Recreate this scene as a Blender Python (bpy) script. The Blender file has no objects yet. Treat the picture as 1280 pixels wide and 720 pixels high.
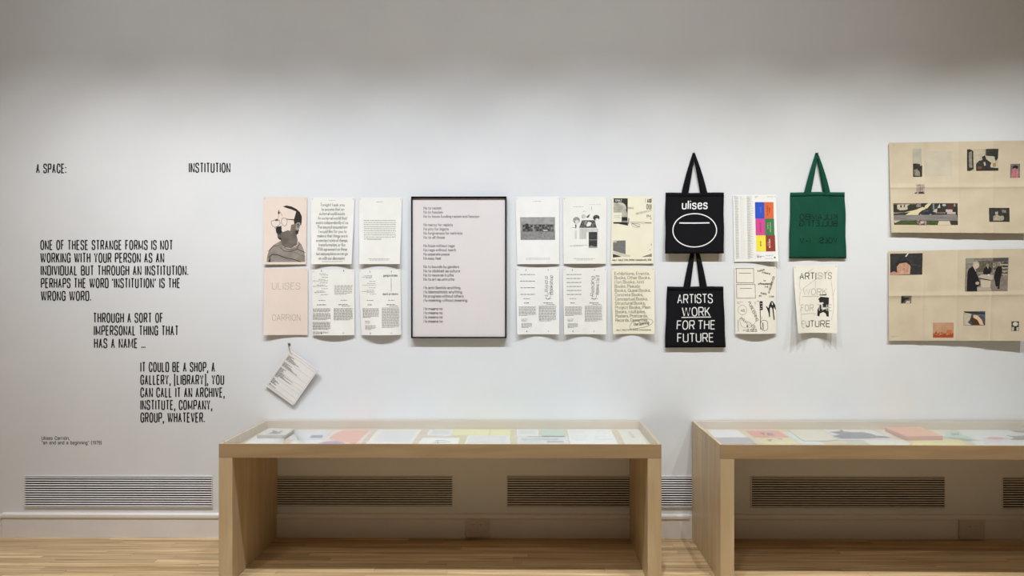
import bpy, bmesh, math, random
from mathutils import Vector
random.seed(7)
S = bpy.context.scene
C = bpy.context.collection
PI = math.pi
R = math.radians

# ------------------------------------------------------------------ camera
CAM = Vector((0.0, -4.79, 1.62)); YAW = R(0.4); F = 924.0; CX, CY = 653.5, 359.5
cd = bpy.data.cameras.new('camera'); cam = bpy.data.objects.new('camera', cd); C.objects.link(cam)
cam.location = CAM; cam.rotation_euler = (PI/2, 0, YAW)
cd.sensor_width = 36; cd.lens = F/1280*36; cd.shift_x = -(CX-640)/1280; cd.shift_y = (CY-360)/1280
S.camera = cam
# ------------------------------------------------------------------ world, lamps, exposure
S.view_settings.view_transform = 'Standard'; S.view_settings.look = 'None'
S.view_settings.exposure = 0.65; S.view_settings.gamma = 1; S.view_settings.use_curve_mapping = False
w = bpy.data.worlds.new('world'); S.world = w; w.use_nodes = True
w.node_tree.nodes['Background'].inputs[0].default_value = (.5, .5, .5, 1)
w.node_tree.nodes['Background'].inputs[1].default_value = 0.1
def spot(x, y, z, tx, tz, e, col, size=78, ty=0.0, rad=.03, blend=1.0):
    l = bpy.data.lights.new('track_or_fill_spot', 'SPOT'); l.energy = e; l.color = col
    l.spot_size = R(size); l.spot_blend = blend; l.shadow_soft_size = rad
    o = bpy.data.objects.new('track_or_fill_spot', l); C.objects.link(o); o.location = (x, y, z)
    o.rotation_euler = (Vector((tx, ty, tz))-Vector((x, y, z))).to_track_quat('-Z', 'Y').to_euler()
WARM = (.97, .965, .96); COOL = (.89, .945, 1.0); MID = (.965, .985, .965); FLO = (1.0, .97, .93)
for x, e, c in ((-3.05, 76, WARM), (-2.2, 96, WARM), (-1.35, 88, COOL), (-.45, 88, COOL), (.45, 92, COOL), (1.35, 90, MID), (2.25, 96, MID), (3.15, 110, MID)):
    spot(x, -1.66, 3.95, x+.03, .55, e*1.0, c, 78, rad=.012)         # narrow beams on the prints and tables
for x, e, c in ((-2.6, 21, COOL), (-.9, 14, COOL), (.5, 16, COOL), (1.9, 12, COOL)):
    spot(x, -1.66, 3.95, x, 1.6, e, c, 160, rad=.03)            # added wide floods, unseen, to brighten the upper wall
for x in (-2.4, 0.0, 2.4):                      # added unseen fill lamps, brightening the floor in front and its bounce
    spot(x, -3.3, 3.9, x, 0, 205, FLO, 88, ty=-3.1, rad=.06)

# ------------------------------------------------------------------ helpers
def ray(px, py):
    dx, dy, dz = (px-CX)/F, 1.0, -(py-CY)/F
    return Vector((math.cos(YAW)*dx-math.sin(YAW)*dy, math.sin(YAW)*dx+math.cos(YAW)*dy, dz))
def wp(px, py, Y=0.0):                          # point of the vertical plane y=Y
    d = ray(px, py); return CAM+d*((Y-CAM.y)/d.y)
def tp(px, py, z):                              # point of the horizontal plane z
    d = ray(px, py); return CAM+d*((z-CAM.z)/d.z)
def lin(c):
    if isinstance(c, str):
        c = [int(c[i:i+2], 16)/255 for i in (0, 2, 4)]
    return tuple(((v/12.92) if v <= .04045 else ((v+.055)/1.055)**2.4) for v in c)+(1,)
MATS = {}
def mat(c, rough=.7, c2=None, scale=30, bump=0.0, spec=.3, metal=0, stretch=(1, 1, 1), contrast=(.35, .65), name=None):
    key = (c, rough, c2, scale, bump, spec, metal, stretch, contrast)
    if key in MATS: return MATS[key]
    m = bpy.data.materials.new(name or 'paint_'+str(c)); m.use_nodes = True
    nt = m.node_tree; b = nt.nodes['Principled BSDF']
    b.inputs['Roughness'].default_value = rough; b.inputs['Specular IOR Level'].default_value = spec
    b.inputs['Metallic'].default_value = metal
    tc = nt.nodes.new('ShaderNodeTexCoord'); mp = nt.nodes.new('ShaderNodeMapping'); mp.inputs['Scale'].default_value = stretch
    n = nt.nodes.new('ShaderNodeTexNoise'); n.inputs['Scale'].default_value = scale; n.inputs['Detail'].default_value = 4
    nt.links.new(tc.outputs['Object'], mp.inputs['Vector']); nt.links.new(mp.outputs[0], n.inputs['Vector'])
    rp = nt.nodes.new('ShaderNodeValToRGB'); rp.color_ramp.elements[0].position = contrast[0]; rp.color_ramp.elements[1].position = contrast[1]
    a = lin(c); rp.color_ramp.elements[0].color = a
    rp.color_ramp.elements[1].color = lin(c2) if c2 else tuple(min(1, v*1.04) for v in a[:3])+(1,)
    nt.links.new(n.outputs[0], rp.inputs[0]); nt.links.new(rp.outputs[0], b.inputs['Base Color'])
    if bump:
        bp = nt.nodes.new('ShaderNodeBump'); bp.inputs['Strength'].default_value = bump; bp.inputs['Distance'].default_value = .002
        nt.links.new(n.outputs[0], bp.inputs['Height']); nt.links.new(bp.outputs[0], b.inputs['Normal'])
    MATS[key] = m; return m
def wood(name, light, dark, grain=(1.2, 26, 26), vary=.0, rough=.45, world=False):
    m = bpy.data.materials.new(name); m.use_nodes = True; nt = m.node_tree; b = nt.nodes['Principled BSDF']
    b.inputs['Roughness'].default_value = rough; b.inputs['Specular IOR Level'].default_value = .35
    tc = nt.nodes.new('ShaderNodeTexCoord'); mp = nt.nodes.new('ShaderNodeMapping'); mp.inputs['Scale'].default_value = grain
    oi = nt.nodes.new('ShaderNodeObjectInfo')
    geo = nt.nodes.new('ShaderNodeNewGeometry')
    nt.links.new(geo.outputs['Position'] if world else tc.outputs['Object'], mp.inputs['Vector'])
    if world:
        cm = nt.nodes.new('ShaderNodeCombineXYZ'); mu = nt.nodes.new('ShaderNodeMath'); mu.operation = 'MULTIPLY'; mu.inputs[1].default_value = 60
        nt.links.new(oi.outputs['Random'], mu.inputs[0]); nt.links.new(mu.outputs[0], cm.inputs[2]); nt.links.new(mu.outputs[0], cm.inputs[0])
        nt.links.new(cm.outputs[0], mp.inputs['Location'])
    n = nt.nodes.new('ShaderNodeTexNoise'); n.inputs['Scale'].default_value = 1.0; n.inputs['Detail'].default_value = 6; n.inputs['Distortion'].default_value = .6
    nt.links.new(mp.outputs[0], n.inputs['Vector'])
    rp = nt.nodes.new('ShaderNodeValToRGB'); rp.color_ramp.elements[0].position = .32; rp.color_ramp.elements[1].position = .68
    rp.color_ramp.elements[0].color = lin(dark); rp.color_ramp.elements[1].color = lin(light)
    nt.links.new(n.outputs[0], rp.inputs[0])
    hs = nt.nodes.new('ShaderNodeHueSaturation'); nt.links.new(rp.outputs[0], hs.inputs['Color'])
    if vary:
        mr = nt.nodes.new('ShaderNodeMapRange'); mr.inputs['To Min'].default_value = 1-vary; mr.inputs['To Max'].default_value = 1+vary*.6
        nt.links.new(oi.outputs['Random'], mr.inputs['Value']); nt.links.new(mr.outputs[0], hs.inputs['Value'])
    nt.links.new(hs.outputs[0], b.inputs['Base Color'])
    bp = nt.nodes.new('ShaderNodeBump'); bp.inputs['Strength'].default_value = .12; bp.inputs['Distance'].default_value = .001
    nt.links.new(n.outputs[0], bp.inputs['Height']); nt.links.new(bp.outputs[0], b.inputs['Normal'])
    return m
def glass_mat(name, refl=1.0):
    m = bpy.data.materials.new(name); m.use_nodes = True; nt = m.node_tree
    nt.nodes.remove(nt.nodes['Principled BSDF']); out = nt.nodes['Material Output']
    t = nt.nodes.new('ShaderNodeBsdfTransparent'); t.inputs[0].default_value = (.995, 1, .997, 1)
    g = nt.nodes.new('ShaderNodeBsdfGlossy'); g.inputs['Roughness'].default_value = .02
    fr = nt.nodes.new('ShaderNodeFresnel'); ge = nt.nodes.new('ShaderNodeNewGeometry')
    ior = nt.nodes.new('ShaderNodeMapRange'); ior.inputs['To Min'].default_value = 1.45; ior.inputs['To Max'].default_value = 1/1.45   # thin pane: the same gloss on both faces
    nt.links.new(ge.outputs['Backfacing'], ior.inputs['Value']); nt.links.new(ior.outputs[0], fr.inputs['IOR'])
    mu = nt.nodes.new('ShaderNodeMath'); mu.operation = 'MULTIPLY'; mu.inputs[1].default_value = refl
    mx = nt.nodes.new('ShaderNodeMixShader')
    nt.links.new(fr.outputs[0], mu.inputs[0]); nt.links.new(mu.outputs[0], mx.inputs[0])
    nt.links.new(t.outputs[0], mx.inputs[1]); nt.links.new(g.outputs[0], mx.inputs[2]); nt.links.new(mx.outputs[0], out.inputs[0])
    return m
def link(name, me, mats, parent=None):
    o = bpy.data.objects.new(name, me); C.objects.link(o)
    for m in (mats if isinstance(mats, (list, tuple)) else [mats]): me.materials.append(m)
    if parent: o.parent = parent
    return o
def obj(name, bm, mats, parent=None, smooth=False):
    me = bpy.data.meshes.new(name); bm.normal_update(); bm.to_mesh(me); bm.free()
    if smooth: me.polygons.foreach_set('use_smooth', [True]*len(me.polygons))
    return link(name, me, mats, parent)
def add_box(bm, x0, x1, y0, y1, z0, z1, bev=0.0):
    v = [bm.verts.new((x, y, z)) for x in (x0, x1) for y in (y0, y1) for z in (z0, z1)]
    fs = [bm.faces.new([v[i] for i in f]) for f in ((0, 1, 3, 2), (4, 6, 7, 5), (0, 4, 5, 1), (2, 3, 7, 6), (0, 2, 6, 4), (1, 5, 7, 3))]
    if bev: bmesh.ops.bevel(bm, geom=list({e for f in fs for e in f.edges}), offset=bev, segments=2, affect='EDGES', profile=.6)
def box(name, x0, x1, y0, y1, z0, z1, m, parent=None, bev=0.0):
    bm = bmesh.new(); add_box(bm, x0, x1, y0, y1, z0, z1, bev); return obj(name, bm, m, parent)
def tag(o, label=None, cat=None, group=None, kind=None):
    if label: o['label'] = label
    if cat: o['category'] = cat
    if group: o['group'] = group
    if kind: o['kind'] = kind
    return o
def empty(name, loc, rz=0, **k):
    o = bpy.data.objects.new(name, None); C.objects.link(o); o.location = loc; o.rotation_euler = (0, 0, rz)
    o.empty_display_size = .1; return tag(o, **k)
def cyl(bm, p0, p1, r0, r1=None, n=12):
    p0 = Vector(p0); p1 = Vector(p1); r1 = r0 if r1 is None else r1
    q = (p1-p0).to_track_quat('Z', 'Y'); a = []; b = []
    for i in range(n):
        d = Vector((math.cos(2*PI*i/n), math.sin(2*PI*i/n), 0))
        a.append(bm.verts.new(p0+q@(d*r0))); b.append(bm.verts.new(p1+q@(d*r1)))
    for i in range(n): bm.faces.new((a[i], a[(i+1) % n], b[(i+1) % n], b[i]))
    bm.faces.new(a[::-1]); bm.faces.new(b)

# ------------------------------------------------------------------ stroke lettering
G = {
'A': (6, '0,0 3,10 6,0;1,3.3 5,3.3'), 'B': (6, '0,0 0,10;r0,10 3,10 5.7,10 5.7,5.3 3,5.3 0,5.3;r0,5.3 3,5.3 6.2,5.3 6.2,0 3,0 0,0'),
'C': (6, 'r6,6.6 6,10 0,10 0,0 6,0 6,3.4'), 'D': (6, '0,0 0,10;r0,10 2.5,10 6.2,10 6.2,0 2.5,0 0,0'),
'E': (5, '5,10 0,10 0,0 5,0;0,5.2 4.4,5.2'), 'F': (4.8, '4.8,10 0,10 0,0;0,5.2 4.2,5.2'),
'G': (6.2, 'r6,7 6,10 0,10 0,0 6.1,0 6.1,4.6;3.4,4.7 6.1,4.7 6.1,0'), 'H': (6, '0,0 0,10;6,0 6,10;0,5.2 6,5.2'),
'I': (0, '0,0 0,10'), 'J': (4.4, 'r4.4,10 4.4,5 4.4,0 0,0 0,3'), 'K': (6, '0,0 0,10;5.6,10 0,3.8;2,6 6,0'), 'L': (4.6, '0,10 0,0 4.6,0'),
'M': (8.6, '0,0 0,10 4.3,1.2 8.6,10 8.6,0'), 'N': (6, '0,0 0,10 6,0 6,10'), 'O': (6.4, 'o0,0 6.4,0 6.4,10 0,10'),
'P': (5.8, '0,0 0,10;r0,10 3,10 6,10 6,4.6 3,4.6 0,4.6'), 'Q': (6.4, 'o0,0 6.4,0 6.4,10 0,10;4,2.4 6.6,-.6'),
'R': (6, '0,0 0,10;r0,10 3,10 6,10 6,4.8 3,4.8 0,4.8;3.3,4.8 6,0'), 'S': (5.8, 'r5.6,7.3 5.6,10 0,10 0,5.6 5.8,4.7 5.8,0 0,0 0,2.8'),
'T': (5.6, '0,10 5.6,10;2.8,10 2.8,0'), 'U': (6, 'r0,10 0,4 0,0 6,0 6,4 6,10'), 'V': (6, '0,10 3,0 6,10'),
'W': (10.4, '0,10 2.5,0 5.2,10 7.9,0 10.4,10'), 'X': (6, '0,0 6,10;0,10 6,0'), 'Y': (6, '0,10 3,4.6 6,10;3,4.6 3,0'), 'Z': (5.6, '0,10 5.6,10 0,0 5.6,0'),
'a': (5, 'r.4,5.4 .6,7 4.8,7 4.8,4 4.8,0;r4.8,4.2 0,4.4 0,0 4.8,0 4.8,2.5'), 'b': (5, '0,10 0,0;o0,0 5,0 5,7 0,7'), 'c': (4.6, 'r4.8,4.9 4.8,7 0,7 0,0 4.8,0 4.8,2.1'),
'd': (5, '5,10 5,0;o0,0 5,0 5,7 0,7'), 'e': (5, 'r0,3.7 2,3.7 5,3.7 5,7 0,7 0,0 5,0 5,1.8'), 'f': (3, 'r3.6,10 1.3,10 1.3,7 1.3,0;0,7 3.2,7'),
'g': (5, 'o0,0 5,0 5,7 0,7;r5,7 5,-1 5,-3 0,-3 0,-1.6'), 'h': (5, '0,10 0,0;r0,4 0,7 5,7 5,3 5,0'), 'i': (0, '0,7 0,0;0,9 0,10'),
'j': (1, 'r1,7 1,-1 1,-3 -1,-3;1,9 1,10'), 'k': (4.6, '0,10 0,0;4.4,7 0,2.6;1.6,4.2 4.8,0'), 'l': (0, '0,10 0,0'),
'm': (8, '0,7 0,0;r0,4 0,7 4,7 4,3 4,0;r4,4 4,7 8,7 8,3 8,0'), 'n': (5, '0,7 0,0;r0,4 0,7 5,7 5,3 5,0'), 'o': (5, 'o0,0 5,0 5,7 0,7'),
'p': (5, '0,7 0,-3;o0,0 5,0 5,7 0,7'), 'q': (5, '5,7 5,-3;o0,0 5,0 5,7 0,7'), 'r': (2.8, '0,7 0,0;r0,4 0,7 3.2,7'),
's': (4.4, 'r4.3,5.2 4.3,7 0,7 0,4 4.6,3.3 4.6,0 0,0 0,1.8'), 't': (3.2, 'r1.3,9.4 1.3,3 1.3,0 3.6,0;0,7 3.2,7'), 'u': (5, 'r0,7 0,3 0,0 5,0 5,3;5,7 5,0'),
'v': (4.6, '0,7 2.3,0 4.6,7'), 'w': (7, '0,7 1.75,0 3.5,7 5.25,0 7,7'), 'x': (4.6, '0,0 4.6,7;0,7 4.6,0'), 'y': (4.6, '0,7 2.3,0;4.6,7 1.4,-3 .2,-3'), 'z': (4.4, '0,7 4.4,7 0,0 4.4,0'),
'0': (5.6, 'o0,0 5.6,0 5.6,10 0,10'), '1': (2, '0,8 2,10 2,0'), '2': (5, 'r0,7.5 0,10 5,10 5,6 0,0;0,0 5,0'), '3': (5, 'r0,8 0,10 5,10 5,5.2 2,5.2;r2,5.2 5.2,5.2 5.2,0 0,0 0,2'),
'4': (5, '4,0 4,10 0,3 5,3'), '5': (5, 'r5,10 .6,10;r.6,10 .3,5;r.3,5.5 5.2,7 5.2,0 0,0 0,2'), '6': (5, 'o0,0 5,0 5,6 0,6;r4.6,9 4,10 0,10 0,3'), '7': (5, '0,10 5,10 2,0'),
'8': (5, 'o0,0 5,0 5,5.4 0,5.4;o.4,5.4 4.6,5.4 4.6,10 .4,10'), '9': (5, 'o0,4 5,4 5,10 0,10;r5,7 5,0 1,0 .4,1'),
'.': (0, '0,0 0,1.2'), ',': (.4, '.4,1.2 .4,0 -.2,-2'), ':': (0, '0,0 0,1.2;0,5.4 0,6.6'), "'": (0, '0,10 0,7.5'), '‘': (.5, '.5,10 0,8.6 0,7.6'), '’': (.5, '.5,10 .5,9 0,7.6'),
'"': (2, '0,10 0,7.5;2,10 2,7.5'), '“': (2.4, '.5,10 0,8.6 0,7.6;2.4,10 1.9,8.6 1.9,7.6'), '”': (2.4, '.5,10 .5,9 0,7.6;2.4,10 2.4,9 1.9,7.6'),
'[': (2, '2,11 0,11 0,-1.4 2,-1.4'), ']': (2, '0,11 2,11 2,-1.4 0,-1.4'), '(': (2, 'r2,11 0,8 0,1 2,-1.6'), ')': (2, 'r0,11 2,8 2,1 0,-1.6'),
'-': (3, '0,4.6 3,4.6'), '–': (5, '0,4.6 5,4.6'), '…': (6.4, '0,0 0,1.2;3.2,0 3.2,1.2;6.4,0 6.4,1.2'), 'ó': (5, 'o0,0 5,0 5,7 0,7;2,8.4 3.4,10.4'), '@': (7, 'o0,0 7,0 7,9 0,9;o2,3 5,3 5,6.4 2,6.4'),
}
def chaikin(p, closed, it):
    for _ in range(it):
        q = [] if closed else [p[0]]
        n = len(p); rng = range(n) if closed else range(n-1)
        for i in rng:
            a, b = p[i], p[(i+1) % n]
            lo = (not closed and i == 0); hi = (not closed and i == n-2)
            if not lo: q.append((a[0]*.75+b[0]*.25, a[1]*.75+b[1]*.25))
            if not hi: q.append((a[0]*.25+b[0]*.75, a[1]*.25+b[1]*.75))
        if not closed: q.append(p[-1])
        p = q
    return p
def glyph(ch, it, xh=7):
    w_, s = G[ch]; out = []; low = ch.islower() and ch.isalpha()
    for st in s.split(';'):
        k = st[0] if st[0] in 'ro' else ''
        p = [tuple(map(float, t.split(','))) for t in st[len(k):].split()]
        if low and xh != 7: p = [(u*.95, v*xh/7 if v <= 7 else xh+(v-7)*(10-xh)/3) for u, v in p]
        if k: p = chaikin(p, k == 'o', it)
        out.append((p, k == 'o'))
    return w_, out
class Art:
    """flat print gathered in photo-pixel units of one sheet; build() lays it on the sheet's surface"""
    def __init__(s): s.q = []; s.mats = []; s.lay = 0; s.cuts = []
    def mark(s): s.cuts.append(len(s.q))
    def mi(s, m):
        if isinstance(m, str): m = mat(m)
        if m not in s.mats: s.mats.append(m)
        return s.mats.index(m)
    def poly(s, pts, m, lay=None, cut=True):
        if lay is None: s.lay += 1; lay = s.lay
        s.q.append((list(pts), s.mi(m), lay, cut)); return s
    def rect(s, x0, y0, x1, y1, m, **k): return s.poly([(x0, y0), (x1, y0), (x1, y1), (x0, y1)], m, **k)
    def ell(s, cx, cy, rx, ry, m, n=20, a0=0, **k):
        return s.poly([(cx+rx*math.cos(a0+2*PI*i/n), cy+ry*math.sin(a0+2*PI*i/n)) for i in range(n)], m, **k)
    def line(s, pts, w_, m, closed=False, lay=None, lay_cut=True):
        if lay is None: s.lay += 1; lay = s.lay
        i_ = s.mi(m); n = len(pts); L = []; Rr = []; h = w_/2
        for i in range(n):
            def dr(a, b):
                dx, dy = b[0]-a[0], b[1]-a[1]; d = math.hypot(dx, dy) or 1; return dx/d, dy/d
            pv = pts[i-1] if (i or closed) else None; nx = pts[(i+1) % n] if (i < n-1 or closed) else None
            d1 = dr(pv, pts[i]) if pv else dr(pts[i], nx); d2 = dr(pts[i], nx) if nx else d1
            n1 = (-d1[1], d1[0]); n2 = (-d2[1], d2[0]); mx, my = n1[0]+n2[0], n1[1]+n2[1]
            l2 = mx*mx+my*my
            if l2 < .25: mx, my = n1; k = 1
            else: k = 2/l2
            if k > 1.15: k = min(k, 2.2)
            L.append((pts[i][0]+mx*k*h, pts[i][1]+my*k*h)); Rr.append((pts[i][0]-mx*k*h, pts[i][1]-my*k*h))
        for i in range(n if closed else n-1):
            j = (i+1) % n; s.q.append(([L[i], L[j], Rr[j], Rr[i]], i_, lay, math.hypot(pts[i][0]-pts[j][0], pts[i][1]-pts[j][1]) > 3 and lay_cut))
        return s
    def frame(s, x0, y0, x1, y1, w_, m): return s.line([(x0, y0), (x1, y0), (x1, y1), (x0, y1)], w_, m, closed=True)
    def greek(s, x0, y0, x1, n, pitch, h, m, ragged=.15, last=.5, center=False, word=(1.5, 4)):
        """lines of body type too small to read: rows of word-long dashes"""
        s.lay += 1
        for i in range(n):
            e = x1-(x1-x0)*random.random()*ragged
            if i == n-1: e = x0+(x1-x0)*last
            off = (x1-e)/2 if center else 0; x = x0
            while x < e:
                l = min(random.uniform(*word), e-x)
                y = y0+i*pitch
                s.q.append(([(x+off, y), (x+l+off, y), (x+l+off, y+h*.62), (x+off, y+h*.62)], s.mi(m), s.lay, False)); x += l+.7
        return s
    def text(s, t, x, base, cap, m, wt=.9, width=None, xs=1.0, gap=2.1, space=3.0, serif=0, align='l', slant=0, it=2, mirror=False, xh=7, ang=0, jit=0, arc=None):
        tot = 0; fixed = 0
        gap = gap*.62; ng = sum(ch != ' ' for ch in t)
        for ch in t:
            if ch == ' ': tot += space
            else: tot += G[ch][0]+gap
        k = cap/10
        tot -= gap
        if width:
            wt = min(wt, width*.42/ng); xs = (width-wt*ng)/(tot*k)
        ws = wt/(k*xs)                       # stroke width in glyph units, added to every advance
        full = tot*k*xs+wt*ng; tot += ws*(ng-1)
        ox = x+wt/2 - (full/2 if align == 'c' else full if align == 'r' else 0); cx = 0.0
        s.lay += 1; lay = s.lay; ca, sa = math.cos(ang), math.sin(ang)
        for ch in t:
            if ch == ' ': cx += space; continue
            gw, strokes = glyph(ch, it, xh); jy = random.uniform(-jit, jit)
            for p, cl in strokes:
                def T(a):
                    u = (cx+a[0]+slant*a[1])*k*xs; v = -(a[1]+jy)*k
                    if mirror: u = tot*k*xs-u
                    if arc:                       # (cx, cy, r, a0, dir)
                        th = arc[3]+arc[4]*u/arc[2]; rr = arc[2]-v*(1 if arc[4] > 0 else -1)
                        return (arc[0]+rr*math.cos(th), arc[1]+rr*math.sin(th))
                    if ang: return (x+u*ca-v*sa, base+u*sa+v*ca)
                    return (ox+u, base+v)
                q = [T(a) for a in p]; s.line(q, wt, m, closed=cl, lay=lay)
                if serif and not cl:
                    for a, b in ((p[0], p[1]), (p[-1], p[-2])):
                        if abs(a[0]-b[0]) < abs(a[1]-b[1])*.6 and a[1] in (0, 10, xh, -3):
                            s.line([T((a[0]-serif, a[1])), T((a[0]+serif, a[1]))], wt*.6, m, lay=lay)
            cx += gw+gap+ws
        return s
    def build(s, name, mapf, parent, cell=0, base=.0005, step=.00004):
        if s.cuts:                                # several separate pictures: one object each
            c = sorted(set([0]+s.cuts+[len(s.q)]))
            for i0, i1 in zip(c, c[1:]):
                b = Art(); b.q = s.q[i0:i1]
                u = sorted({q[1] for q in b.q}); b.mats = [s.mats[k] for k in u]; b.q = [(q[0], u.index(q[1]), q[2], q[3]) for q in b.q]
                o = b.build(name, mapf, parent, cell, base, step)
            return o
        bm = bmesh.new()
        lays = sorted({q[2] for q in s.q}); rk = {l: i for i, l in enumerate(lays)}
        for pts, mi, lay, cut in s.q:
            if not cut: continue
            vs = [bm.verts.new((p[0], p[1], rk[lay]*step)) for p in pts]
            try: f = bm.faces.new(vs); f.material_index = mi
            except ValueError: pass
        if cell and bm.faces:
            xs = [v.co.x for v in bm.verts]; ys = [v.co.y for v in bm.verts]
            sx, sy, gx, gy = cell
            i = 0
            for k in range(1, gx):
                X = sx[0]+(sx[1]-sx[0])*k/gx
                if min(xs) < X < max(xs): bmesh.ops.bisect_plane(bm, geom=bm.verts[:]+bm.edges[:]+bm.faces[:], plane_co=(X, 0, 0), plane_no=(1, 0, 0))
            for k in range(1, gy):
                Y = sy[0]+(sy[1]-sy[0])*k/gy
                if min(ys) < Y < max(ys): bmesh.ops.bisect_plane(bm, geom=bm.verts[:]+bm.edges[:]+bm.faces[:], plane_co=(0, Y, 0), plane_no=(0, 1, 0))
        for pts, mi, lay, cut in s.q:
            if cut: continue
            vs = [bm.verts.new((p[0], p[1], rk[lay]*step)) for p in pts]
            f = bm.faces.new(vs); f.material_index = mi
        for v in bm.verts: v.co = mapf(v.co.x, v.co.y, base+v.co.z)
        bmesh.ops.triangulate(bm, faces=[f for f in bm.faces if len(f.verts) > 4])
        return obj(name, bm, s.mats, parent)
def flip(o):
    return o

# ------------------------------------------------------------------ setting
M_wall = mat('dcdfe3', .85, 'dfe2e5', 3, .0, .2, name='wall_paint')
M_trim = mat('e2dedb', .5, 'e6e2df', 5, name='trim_paint')
M_ceil = mat('dcdad6', .9, 'e0deda', 3, name='ceiling_paint')
M_plank = wood('oak_strip_floor', 'd8be96', 'a98a60', (1.6, 34, 10), .2, .42, world=True)
M_under = mat('6b5236', .9, name='floor_underlay')
def struct(name, *a, **k): o = box(name, *a, **k); o['kind'] = 'structure'; return o
X0, X1, YB, H = -5.6, 5.6, -8.0, 4.3
struct('wall_back', X0, X1, 0, .12, -.05, H, M_wall)
struct('wall_front', X0, X1, YB-.12, YB, -.05, H, M_wall)
struct('wall_left', X0-.12, X0, YB, .12, -.05, H, M_wall)
struct('wall_right', X1, X1+.12, YB, .12, -.05, H, M_wall)
struct('ceiling', X0, X1, YB, 0, H, H+.1, M_ceil)
floor = struct('floor', X0, X1, YB, 0, -.06, -.012, M_under)
pw = .0572
bm = bmesh.new(); add_box(bm, -.5, .5, -.5, .5, -1, 0); me_pl = bpy.data.meshes.new('plank'); bm.to_mesh(me_pl); bm.free(); me_pl.materials.append(M_plank)
bmr = bmesh.new(); row = 0; y = 0.0; npl = 0
while y-pw > YB:
    x = X0 if row > 26 else -3.75-random.random()*.8
    lim = X1 if row > 26 else 3.75
    if row <= 26:
        add_box(bmr, X0, x-.0006, y-pw+.0005, y-.0005, -.012, 0)
    while x < lim:
        L = random.uniform(.55, 1.5)
        if row <= 26:
            o = bpy.data.objects.new('plank', me_pl); C.objects.link(o); o.parent = floor
            o.location = (x+L/2, y-pw/2, -random.random()*.0006); o.scale = (L-.0012, pw-.001, .012); npl += 1
        else:
            add_box(bmr, x, min(x+L, X1)-.0012, y-pw+.0005, y-.0005, -.012, 0)
        x += L
    if row <= 26: add_box(bmr, x, X1, y-pw+.0005, y-.0005, -.012, 0)
    y -= pw; row += 1
tag(obj('plank', bmr, M_plank, floor), kind='stuff')
# baseboard: two lengths with a joint near the left
def baseboard(name, xa, xb, dz=0, dy=0, parent=None):
    prof = [(0, 0), (-.014-dy, 0), (-.014-dy, .118+dz), (-.016-dy, .124+dz), (-.021-dy, .130+dz), (-.021-dy, .146+dz), (-.015-dy, .153+dz), (0, .156+dz)]
    bm = bmesh.new(); a = [bm.verts.new((xa, y_, z_)) for y_, z_ in prof]; b = [bm.verts.new((xb, y_, z_)) for y_, z_ in prof]
    n = len(prof)
    for i in range(n): bm.faces.new((a[i], b[i], b[(i+1) % n], a[(i+1) % n]))
    bm.faces.new(a[::-1]); bm.faces.new(b)
    o = obj(name, bm, M_trim)
    o['kind'] = 'structure'; return o
xj = wp(4, 650).x; xe = wp(861, 650).x
baseboard('baseboard_back', xj+.001, xe)
baseboard('baseboard_left', X0, xj-.003, -.010, -.002)
baseboard('baseboard_right', xe+.03, X1, 0)
struct('trim_1', xe, xe+.03, -.014, 0, 0, .150, M_trim)

# grilles in the wall
M_slat = mat('f6f6f8', .45, 'eceaea', 4, name='grille_enamel', stretch=(3, 1, 60))
M_duct = mat('070708', .9, name='duct_shade')
M_cre = mat('d8d4d1', .5)
grl = ['long white slatted wall grille left of the left display table, in full light',
       'long slatted wall grille seen in shade between the left table\'s left leg and the outlet',
       'slatted wall grille behind the left table\'s right leg, reaching into the gap between tables',
       'long slatted wall grille in shade under the right display table, seen whole',
       'slatted wall grille under the right display table, cut off by the photograph\'s right edge']
me_sl = None
for i, (a, b, t, bt) in enumerate(((31.5, 266, 594.6, 634.2), (331, 566, 594.8, 633.4), (633.5, 868, 594.6, 634.5), (938.5, 1181, 595.6, 635.4), (1252, 1492, 596.6, 637))):
    p, q = wp(a, t), wp(b, bt); wd = q.x-p.x; ht = p.z-q.z
    g = empty('wall_grille', ((p.x+q.x)/2, 0, q.z), label=grl[i], cat='grille', group='slatted grilles low on the wall')
    box('duct_shade_backing', -wd/2+.004, wd/2-.004, -.003, 0, .004, ht-.004, M_duct, g)  # flat black backing, painting in the shade behind the slats
    fb = bmesh.new(); fr = .004
    for c in ((-wd/2, wd/2, 0, fr), (-wd/2, wd/2, ht-fr, ht), (-wd/2, -wd/2+fr, fr, ht-fr), (wd/2-fr, wd/2, fr, ht-fr)):
        add_box(fb, c[0], c[1], -.009, 0, c[2], c[3])
    obj('frame', fb, M_cre, g)
    n = 13; pit = (ht-2*fr)/n
    sb = bmesh.new()
    vv = [(x_, y_, z_) for x_ in (-wd/2+fr, wd/2-fr) for (y_, z_) in ((-.004, .0), (-.0095, -.0005), (-.0105, .003), (-.005, .0056))]
    V = [sb.verts.new(v) for v in vv]
    for f in ((0, 1, 5, 4), (1, 2, 6, 5), (2, 3, 7, 6), (3, 0, 4, 7), (0, 3, 2, 1), (4, 5, 6, 7)): sb.faces.new([V[k] for k in f])
    ms = bpy.data.meshes.new('slat'); sb.to_mesh(ms); sb.free(); ms.materials.append(M_slat)
    for k in range(n):
        o = bpy.data.objects.new('slat', ms); C.objects.link(o); o.parent = g
        o.location = (0, random.uniform(-.0006, .0006), fr+pit*(k+.28)); o.rotation_euler = (0, random.uniform(-.0006, .0006), 0)

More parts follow.
